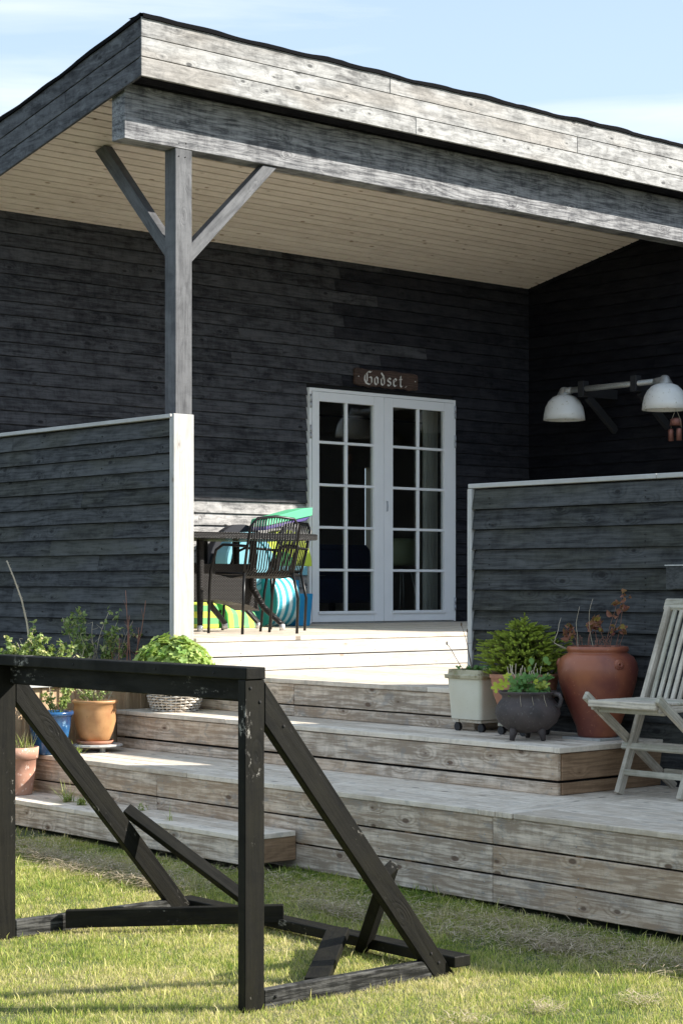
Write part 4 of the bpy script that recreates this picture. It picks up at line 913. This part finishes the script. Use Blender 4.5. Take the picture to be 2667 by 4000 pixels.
# weeds growing between deck boards on the lowest step
def tuft(c, n, h, label, name='step_weed', lob=0):
    lv = Leaves()
    for k in range(n): lv.blade(Vector(c)+rv(.012)*1.0*Vector((1, 1, 0)).length*.7, (Vector((0, 0, 1))+rv(.45)).normalized(), h*random.uniform(.35, 1), .0024, random.uniform(.1, .9), random.choice((.1, .5, .7, .95)))
    for k in range(lob): lv.leaf(Vector(c)+rv(.012)+Vector((0, 0, .012)), rv()+Vector((0, 0, .3)), Vector((0, 0, 1))+rv(.4), .022, .01, .3)
    for k, v in enumerate(lv.m.v): lv.m.v[k] = (v[0], v[1], max(v[2], c[2]+.001))
    o = lv._b(name, LM['grassy'], None); tag(o, label, 'weed'); return o
for c, n, h, lb, ll in (((6.10, 9.38, Z4), 60, .19, 'tall pale grass tuft sprouting from the lowest step behind the left strut', 20), ((6.08, 9.20, Z4), 60, .08, 'low spreading weed on the lowest step right of the tall tuft', 40), ((6.10, 9.03, Z4), 36, .06, 'small ground-hugging weed just left of the slanted strut on the lowest step', 30), ((6.19, 8.76, Z4), 18, .055, 'tiny green weed seen right of the slanted strut on the lowest step', 16), ((6.02, 8.28, Z4), 9, .11, 'single thin green sprig near the end of the lowest step', 0), ((6.43, 9.79, Z3), 30, .13, 'small sprig growing at the foot of the blue pot', 30)):
    tuft(c, n, h, lb, lob=ll)

# ------------------------------------------------------------------ teak folding chair
tch = thing('folding_chair', (7.35, 5.97, Z3), 'weathered silver teak folding chair with slatted back beside the terracotta jar', 'chair')
ya, yb = 5.755, 6.205; tm = MW['teak']
for y in (ya, yb): bar('rear_leg', (7.018, y, -.535), (7.70, y, Z3+.004), .042, .024, (0, 0, 1), tm, tch)
for y in (ya+.032, yb-.032): 
    bar('back_upright', (7.228, y, Z3+.004), (7.622, y, -.115), .048, .026, (1, 0, 0), tm, tch)
bar('top_rail', (7.632, ya-.005, -.098), (7.632, yb+.005, -.098), .062, .028, (.4, 0, 1), tm, tch, .008)
for k in range(8):
    y = ya+.075+k*(yb-ya-.15)/7; bar('back_slat', (7.432, y, -.565), (7.615, y, -.125), .024, .014, (0, 1, 0), tm, tch)
bar('back_stay', (7.435, ya+.04, -.585), (7.435, yb-.04, -.585), .03, .02, (0, 0, 1), tm, tch)
for k in range(7): x = 7.055+k*.055; bar('seat_slat', (x, ya+.015, -.566), (x, yb-.015, -.566), .048, .013, (1, 0, 0), tm, tch)
bar('seat_front', (7.028, ya+.015, -.574), (7.028, yb-.015, -.574), .034, .022, (0, 0, 1), tm, tch, .004)
for y in (ya+.02, yb-.02): bar('seat_rail', (7.045, y, -.592), (7.44, y, -.592), .032, .018, (0, 0, 1), tm, tch)
bar('stretcher', (7.10, ya+.02, -.607), (7.10, yb-.02, -.607), .028, .018, (0, 0, 1), tm, tch)
bar('stretcher', (7.315, ya-.012, -.800), (7.315, yb+.018, -.800), .034, .02, (.7, 0, 1), tm, tch)
bar('stretcher', (7.37, ya+.02, -.790), (7.37, yb-.02, -.790), .026, .018, (0, 0, 1), tm, tch)
bar('stretcher', (7.262, ya+.03, -.925), (7.262, yb-.03, -.925), .030, .02, (0, 0, 1), tm, tch)
bar('stretcher', (7.60, ya+.02, -.945), (7.60, yb-.02, -.945), .030, .02, (0, 0, 1), tm, tch)

# ------------------------------------------------------------------ porch furniture
tbx = thing('rattan_table', (8.5, 11.25, Z0), 'black woven rattan garden table under the porch, end toward the doors', 'table')
zt = .385; nn = 10
poly = []
x0, x1, y0, y1, r = 7.62, 9.34, 10.86, 11.74, .12
for cx, cy, a0 in ((x1-r, y1-r, 0), (x0+r, y1-r, 90), (x0+r, y0+r, 180), (x1-r, y0+r, 270)):
    for k in range(5): a = math.radians(a0+k*22.5); poly.append((cx+r*math.cos(a), cy+r*math.sin(a)))
q = MB(); n = len(poly); q.add([(x, y, zt-.045) for x, y in poly]+[(x, y, zt) for x, y in poly], [tuple(range(n-1, -1, -1)), tuple(range(n, 2*n))]+[(i, (i+1) % n, n+(i+1) % n, n+i) for i in range(n)]); q.build('table_top', K['rattan'], tbx, bevel=.008)
for (fx, fy), (tx, ty), cv in (((8.206, 10.90), (8.32, 11.05), 0), ((8.95, 10.88), (8.85, 11.1), 1), ((8.896, 11.5), (8.62, 11.4), 1), ((9.22, 11.5), (9.0, 11.5), 1), ((7.72, 11.55), (7.85, 11.45), 0)):
    mid = Vector((tx, ty, -.02)); pts = [Vector((tx, ty, zt-.05)), mid, Vector((tx+(fx-tx)*.35, ty+(fy-ty)*.35, -.16)), Vector((fx, fy, Z0+.055))]
    q = MB(); q.tube(pts, .030, 10, .020); lg = q.build('leg', K['rattan'], tbx)
    q = MB(); dv = (pts[-1]-pts[-2]).normalized(); q.tube([pts[-1]-dv*.004, Vector((fx, fy, Z0+.012))+(dv*.0)], .022, 12, .020); q.build('foot_cap', K['silver'], lg)
q = MB(); pl = [(7.65, -.10), (8.54, -.104), (8.83, -.148), (8.93, -.191), (8.885, -.06), (8.865, .04), (8.86, .16), (7.65, .16)]
q.prism(pl, 11.12, 11.42); q.build('woven_skirt', K['rattan'], tbx)
def rodchair(cx, cy, rot, label):
    t = thing('garden_armchair', (cx, cy, Z0), label, 'chair', None)
    R = Matrix.Rotation(rot, 3, 'Z'); T = lambda x, y, z_: R @ Vector((x, y, 0))+Vector((cx, cy, Z0+z_)); m = K['blackmetal']
    W_ = .225
    for s_ in (-1, 1):
        q = MB(); q.tube([T(s_*W_, -.20, .0), T(s_*W_, -.215, .25), T(s_*.20, -.185, .43)], .0105, 8); q.build('leg', m, t)
        q = MB(); q.tube([T(s_*.255, .23, .0), T(s_*.265, .20, .30), T(s_*.27, .17, .45), T(s_*.265, .10, .60), T(s_*.255, .02, .635), T(s_*.24, -.10, .63), T(s_*.215, -.235, .62)], .0105, 8); q.build('armrest', m, t)
    q = MB(); q.tube([T(-.20, -.18, .43), T(-.205, -.23, .60), T(-.20, -.275, .76), T(-.15, -.285, .815), T(0, -.29, .83), T(.15, -.285, .815), T(.20, -.275, .76), T(.205, -.23, .60), T(.20, -.18, .43)], .0105, 8); q.build('back_frame', m, t)
    q = MB(); q.tube([T(-.20, -.17, .425), T(-.235, .15, .435), T(-.2, .22, .43), T(.2, .22, .43), T(.235, .15, .435), T(.2, -.17, .425)], .0095, 8); q.build('seat_frame', m, t)
    for k in range(18):
        u = -1+2*(k+.5)/18; q = MB(); x = u*.19
        q.tube([T(x, -.285, .822-.05*max(0, abs(u)-.75)*4), T(x, -.24, .62), T(x, -.20, .46), T(x, -.14, .415), T(x*1.05, .0, .40), T(x*1.08, .12, .415), T(x*1.1, .22, .432)], .0052, 6); q.build('rod', m, t)
    return t
rodchair(8.52, 10.66, math.radians(-8), 'black metal rod-backed garden armchair with its back to the steps')
rodchair(9.16, 11.33, math.radians(86), 'black metal rod-backed garden armchair at the table end beside the white door')

# ------------------------------------------------------------------ foam play shapes
def cylx(x0, x1, cy, cz, r, seg=40, half=False):
    q = MB(); n = seg; a0, a1 = (0, math.pi) if half else (0, 2*math.pi); pts = [(cy+r*math.cos(a0+(a1-a0)*k/n), cz+r*math.sin(a0+(a1-a0)*k/n)) for k in range(n+(1 if half else 0))]
    k = len(pts); q.add([(x0, a, b) for a, b in pts]+[(x1, a, b) for a, b in pts], [tuple(range(k)), tuple(range(2*k-1, k-1, -1))]+[((i+1) % k, i, k+i, k+(i+1) % k) for i in range(k)]); return q
G = None
fo = lambda q, nm, m, lb, cat='foam block', bev=.006: tag(q.build(nm, m, None, bevel=bev), lb, cat, 'foam play shapes')
t = thing('foam_cylinder', (10.1, 12.38, Z0), 'large turquoise and white striped foam wheel on the porch floor', 'foam block', 'foam play shapes')
cylx(9.985, 10.225, 12.40, Z0+.212, .21).build('striped_tread', K['foamblue'], t); cylx(9.975, 9.984, 12.40, Z0+.212, .207).build('side_face', K['f_teal'], t)
q = MB(); q.prism([(10.325, Z0+.001), (10.475, Z0+.001), (10.51, -.07), (10.30, -.07)], 12.36, 12.62); fo(q, 'foam_trough', K['f_blue'], 'bright blue flared foam block standing against the left door jamb')
q = MB(); q.box(10.24, 10.43, 12.45, 12.66, -.068, .045); fo(q, 'foam_block', K['f_blue'], 'smaller blue foam cube resting on the flared blue block')
q = MB(); q.box(10.02, 10.5, 12.42, 12.70, .086, .165); fo(q, 'foam_plank', K['f_sky'], 'flat pale turquoise foam slab lying on top of the striped wheel')
q = MB(); pl = [(10.38+.28*math.cos(a), .165+.31*math.sin(a)) for a in [math.pi*k/24-.0 for k in range(25)]]
t = thing('foam_arch', (10.4, 12.6, .17), 'lime yellow half-round foam arch with a green centre, behind the chair backs', 'foam block', 'foam play shapes')
q.prism(pl, 12.55, 12.70); q.build('arch_body', K['f_lime'], t, bevel=.006)
q = MB(); q.prism([(10.33+.11*math.cos(a), .17+.12*math.sin(a)) for a in [math.pi*k/16 for k in range(17)]], 12.535, 12.549); q.build('arch_centre', K['f_green'], t)
q = MB(); pl = [(9.86+.255*math.cos(a), .19+.255*math.sin(a)) for a in [2*math.pi*k/36 for k in range(36)]]
t = thing('foam_disc', (9.86, 12.4, .19), 'thick pale blue foam disc propped upright behind the table', 'foam block', 'foam play shapes')
q.prism(pl, 12.40, 12.56); q.build('disc_body', K['f_sky'], t, bevel=.012)
q = MB(); q.tube([(9.86+.2*math.cos(a), 12.397, .19+.2*math.sin(a)) for a in [2*math.pi*k/36 for k in range(36)]], .005, 6, closed=True); q.build('seam', K['f_teal'], t)
q = MB(); q.prism([(10.02+.36*math.cos(a), .12+.40*math.sin(a)) for a in [math.pi*k/24 for k in range(25)]], 12.72, 12.80); fo(q, 'foam_halfmoon', K['f_navy'], 'dark navy foam half-moon standing at the back against the wall')
q = MB(); q.prism([(10.10, .50), (10.62, .60), (10.625, .672), (10.50, .655), (10.12, .565)], 12.50, 12.72); fo(q, 'foam_wedge', K['f_mint'], 'mint green foam wedge lying on top of the pile')
q = MB(); q.prism([(10.10, .465), (10.55, .555), (10.61, .597), (10.10, .497)], 12.51, 12.71); fo(q, 'foam_wedge', K['f_purple'], 'thin purple foam wedge just under the mint green one')
q = MB(); q.prism([(9.115, Z0+.001), (9.315, Z0+.001), (9.315, -.19), (9.295, -.155), (9.255, -.135), (9.16, -.14), (9.115, -.155)], 12.12, 12.36); fo(q, 'foam_roll', K['foamgreenz'], 'green and yellow layered foam block beneath the table at the left')
t = thing('foam_halfroll', (9.5, 12.1, Z0), 'green and yellow striped half-round foam roll beneath the table', 'foam block', 'foam play shapes')
q = MB(); pts = [(12.10, Z0+.001), (12.40, Z0+.001), (12.40, -.25), (12.34, -.165), (12.25, -.143), (12.17, -.16), (12.12, -.22)]; k = len(pts)
q.add([(9.40, a, b) for a, b in pts]+[(9.72, a, b*1.0-.06*(b > -.3)) for a, b in pts], [tuple(range(k)), tuple(range(2*k-1, k-1, -1))]+[((i+1) % k, i, k+i, k+(i+1) % k) for i in range(k)]); q.build('roll_body', K['foamgreen'], t, bevel=.006)
q = MB(); q.add([(9.392, a, b) for a, b in pts]+[(9.3995, a, b) for a, b in pts], [tuple(range(k)), tuple(range(2*k-1, k-1, -1))]+[((i+1) % k, i, k+i, k+(i+1) % k) for i in range(k)]); q.build('end_face', K['f_green'], t)
q = MB()
for yy, zz in ((12.2, -.21), (12.25, -.235), (12.3, -.22), (12.27, -.27)): q.box(9.3895, 9.3918, yy-.014, yy+.014, zz-.012, zz+.012)
q.build('peg_hole', K['dark'], t)

# ------------------------------------------------------------------ wooden goal frame
go = thing('goal_frame', (4.6, 6.05, -1.49), 'black painted wooden goal frame without a net on the lawn in front', 'goal')
gm = MW['goal']; T4, T9 = .042, .088
GX = 4.165; GT = -.288; yN, yF = 5.235, 6.885
lz = lambda y: lawnz(y)-.012
board('goal_post', (GX, yN, (GT-.043+lz(yN))/2), (0, 0, 1), (1, 0, 0), (GT-.043)-lz(yN), T9, T4, gm, go)
board('goal_post', (GX, yF, (GT-.043+lz(yF))/2), (0, 0, 1), (1, 0, 0), (GT-.043)-lz(yF), T9, T4, gm, go)
board('crossbar', (GX, (yN+yF)/2, GT-.021), (0, 1, 0), (1, 0, 0), yF-yN+T4+.012, T9, .042, gm, go)
board('crossbar_stiffener', (GX+.03, (yN+yF)/2, GT-.043-.04), (0, 1, 0), (0, 0, 1), yF-yN-T4-.002, .078, .03, gm, go)
def strut(name, pl, y0, y1, m, par):
    vs = [Vector((a, y0, b)) for a, b in pl]+[Vector((a, y1, b)) for a, b in pl]; c = sum(vs, Vector())/8
    ax = (vs[3]-vs[0]).normalized(); n = Vector((0, -1, 0)); wv = ax.cross(n); R = Matrix((ax, n, wv)).transposed().to_4x4(); R.translation = c; Ri = R.inverted()
    q = MB(); q.add([Ri @ v for v in vs], [(0, 1, 2, 3), (7, 6, 5, 4), (0, 4, 5, 1), (1, 5, 6, 2), (2, 6, 7, 3), (3, 7, 4, 0)])
    o = q.build(name, m, None, origin=(0, 0, 0), bevel=.003); o.parent = par; o.matrix_parent_inverse = WM[par.name].inverted(); o.matrix_basis = R; WM[o.name] = R; return o
for y, s_ in ((yN, 1), (yF, -1)):
    pl = [(GX+T9/2+.001, -.338), (GX+T9/2+.001, -.486), (5.048, lz(y)+.004), (5.155, lz(y)+.004)]
    strut('goal_strut', pl, y-T4/2, y+T4/2, gm, go)
    bar('side_rail', (GX+.046, y+s_*.001, lz(y)+.047), (5.06, y+s_*.001, lz(y)+.047), .072, T4-.004, (0, 0, 1), MW['goalworn'], go)
bar('back_rail', (5.165, yN-.045, lz(6)+.052), (5.165, yF+.1, lz(6.6)+.052), T9, T4, (1, 0, 0), gm, go)
bar('corner_brace', (4.44, yF-.045, lz(6.9)+.068), (5.15, 6.25, lz(6.4)+.095), .075, .04, (0, 0, 1), gm, go)
bar('corner_brace', (4.50, 5.275, lz(5.2)+.062), (5.09, 5.83, lz(5.8)+.092), T9, .036, (1, -1, 0), gm, go)
bar('back_brace', (4.795, yF+.02, -.985), (5.14, 6.40, lz(6.4)+.09), .052, .04, (1, 0, .6), gm, go)
bar('back_brace', (4.868, yN+.045, -1.068), (5.145, 5.74, lz(5.7)+.03), .062, .045, (1, 0, .6), gm, go)

for (x, y, z_) in ((GX-.02, yN-T4/2, -.36), (GX+.022, yN-T4/2, -.41), (GX+.13, yN-T4/2, -.50), (5.02, yN-T4/2, -1.40), (5.06, yN-T4/2, -1.44), (4.26, yN-T4/2, -1.455)):
    q = MB(); q.tube([(x, y+.001, z_), (x, y-.0025, z_)], .006, 8); q.build('bolt_head', K['dark'], go)
for (x, y, z_) in ((GX-T9/2, yN+.16, GT-.024), (GX-T9/2, yF-.2, GT-.02), (GX-T9/2, 6.3, GT-.022), (GX-T9/2, 5.75, GT-.02)):
    q = MB(); q.tube([(x+.001, y, z_), (x-.0015, y, z_)], .005, 8); q.build('screw_head', K['dark'], go)

# ------------------------------------------------------------------ lawn grass
fwv = np.array([math.cos(A), math.sin(A)]); rtv = np.array([math.sin(A), -math.cos(A)])
def grass(n, dmin, dmax, tmax, h0, h1, wd, name):
    d = np.sqrt(rng.uniform(dmin**2, dmax**2, n)); t = rng.uniform(-tmax, tmax, n)
    x = d*(fwv[0]+t*rtv[0]); y = d*(fwv[1]+t*rtv[1])
    ok = (x < X3+.0) & ~((x > X4+.0) & (y > 7.5)) & (y < 10.4); x, y, d = x[ok], y[ok], d[ok]; n = len(x)
    z_ = -1.485+.016*(np.clip(y, -2, 14)-6)+.008*np.sin(x*2.3+1)*np.sin(y*1.9)-.004
    tuf = .5+.5*np.sin(x*9+np.sin(y*7)*2)*np.sin(y*11+np.sin(x*5)*2)
    near = np.clip((x-5.75)/.5, 0, 1)
    h = rng.uniform(h0, h1, n)*(.75+.5*tuf)*(1+.35*near); an = rng.uniform(0, 2*np.pi, n); ln = rng.uniform(.1, .9, n)*h; la = rng.uniform(0, 2*np.pi, n)
    w_ = wd*rng.uniform(.6, 1.2, n)*np.clip(d/8, .9, 1.6)
    P = np.zeros((n, 5, 3)); cx, sx = np.cos(an)*w_, np.sin(an)*w_
    bx, by = np.cos(la)*ln, np.sin(la)*ln
    P[:, 0] = np.stack([x-cx, y-sx, z_], 1); P[:, 1] = np.stack([x+cx, y+sx, z_], 1)
    P[:, 2] = np.stack([x+bx*.35+cx*.8, y+by*.35+sx*.8, z_+h*.6], 1); P[:, 3] = np.stack([x+bx*.35-cx*.8, y+by*.35-sx*.8, z_+h*.6], 1)
    P[:, 4] = np.stack([x+bx, y+by, z_+h], 1)
    me = bpy.data.meshes.new(name); me.vertices.add(n*5); me.vertices.foreach_set('co', P.ravel())
    idx = np.arange(n)*5; lo = np.stack([idx, idx+1, idx+2, idx+3, idx+3, idx+2, idx+4], 1).ravel()
    me.loops.add(n*7); me.loops.foreach_set('vertex_index', lo.astype(np.int32)); me.polygons.add(n*2)
    ls_ = np.stack([np.arange(n)*7, np.arange(n)*7+4], 1).ravel(); me.polygons.foreach_set('loop_start', ls_.astype(np.int32)); 
    me.update(calc_edges=True); me.validate()
    pat = .5+.5*np.sin(x*3.1+1.7*np.sin(y*2.3))*np.sin(y*3.7+1.3*np.sin(x*2.9)); fine = .5+.5*np.sin(x*23+3*np.sin(y*17))*np.sin(y*19+2*np.sin(x*13))
    tone = np.clip(rng.random(n)*.62+.40*pat+.30*fine-.16*near-.02, 0, 1); tone = np.repeat(tone, 5); tip = np.tile(np.array([-.12, -.12, .0, .0, .14]), n)
    at = me.attributes.new('tone', 'FLOAT', 'POINT'); at.data.foreach_set('value', np.clip(tone+tip, 0, 1).astype(np.float32))
    me.materials.append(GM); return tag(put(bpy.data.objects.new(name, me), Matrix.Identity(4)), kind='stuff')
GM, nt_, b_ = mat('lawn_blade'); a_ = N(nt_, 'ShaderNodeAttribute', attribute_name='tone')
rp = N(nt_, 'ShaderNodeValToRGB'); e = rp.color_ramp.elements; e[0].position = .0; e[0].color = (.07, .15, .025, 1); e[1].position = 1; e[1].color = (.74, .64, .36, 1)
for p_, c_ in ((.35, (.22, .31, .05, 1)), (.6, (.45, .49, .10, 1)), (.82, (.64, .58, .22, 1))): q = e.new(p_); q.color = c_
L(nt_, a_.outputs['Fac'], rp.inputs[0]); L(nt_, rp.outputs[0], b_.inputs['Base Color']); b_.inputs['Roughness'].default_value = .6; b_.inputs['Specular IOR Level'].default_value = .25
tr = N(nt_, 'ShaderNodeBsdfTranslucent'); L(nt_, rp.outputs[0], tr.inputs[0]); ms = N(nt_, 'ShaderNodeMixShader'); ms.inputs[0].default_value = .35
L(nt_, b_.outputs[0], ms.inputs[1]); L(nt_, tr.outputs[0], ms.inputs[2]); L(nt_, ms.outputs[0], nt_.nodes['Material Output'].inputs[0])
grass(470000, 5.9, 10.8, .235, .008, .025, .00125, 'lawn_grass')
grass(60000, 3.5, 14, .8, .02, .05, .0030, 'lawn_grass')
# dry clippings
DM = leafm('dry_clipping', (.24, .18, .11), (.58, .47, .33), None, .1)
cl = Leaves()
for cx, cy, sx_, sy_, n in ((5.35, 7.5, .05, .12, 500), (5.45, 8.6, .05, .15, 500), (5.62, 6.45, .05, .14, 500), (5.8, 5.35, .05, .12, 600), (5.95, 4.6, .05, .12, 500), (5.55, 8.35, .10, .5, 900), (5.5, 7.7, .12, .3, 1000), (5.35, 8.1, .10, .25, 700), (5.9, 7.15, .08, .4, 700), (5.75, 6.0, .12, .5, 1300), (6.0, 5.6, .09, .5, 1200), (5.85, 4.9, .1, .4, 900), (5.6, 9.1, .12, .3, 500)):
    for k in range(n):
        x, y = random.gauss(cx, sx_), random.gauss(cy, sy_)
        if x > X3-.02 or (x > X4-.02 and y > 7.5): continue
        a = random.random()*6.28; cl.blade(Vector((x, y, gz(x, y)+random.uniform(.012, .05))), Vector((math.cos(a), math.sin(a), random.uniform(-.15, .25))), random.uniform(.03, .09), .0018, random.uniform(-.1, .4))
for cx, cy in ((4.95, 4.55), (5.30, 4.42), (4.62, 4.62)):
    for k in range(150):
        a = random.random()*6.28; x, y = random.gauss(cx, .035), random.gauss(cy, .045); cl.blade(Vector((x, y, gz(x, y)+random.uniform(.01, .045))), Vector((math.cos(a), math.sin(a), random.uniform(-.1, .5))), random.uniform(.02, .045), .0014, .2)
cl.build('dry_clippings', DM, None)

# ------------------------------------------------------------------ lift everything to stand with the lawn near zero
for o in list(SC.objects):
    if o.parent is None and o.type in ('MESH', 'EMPTY'): o.location.z += EYE
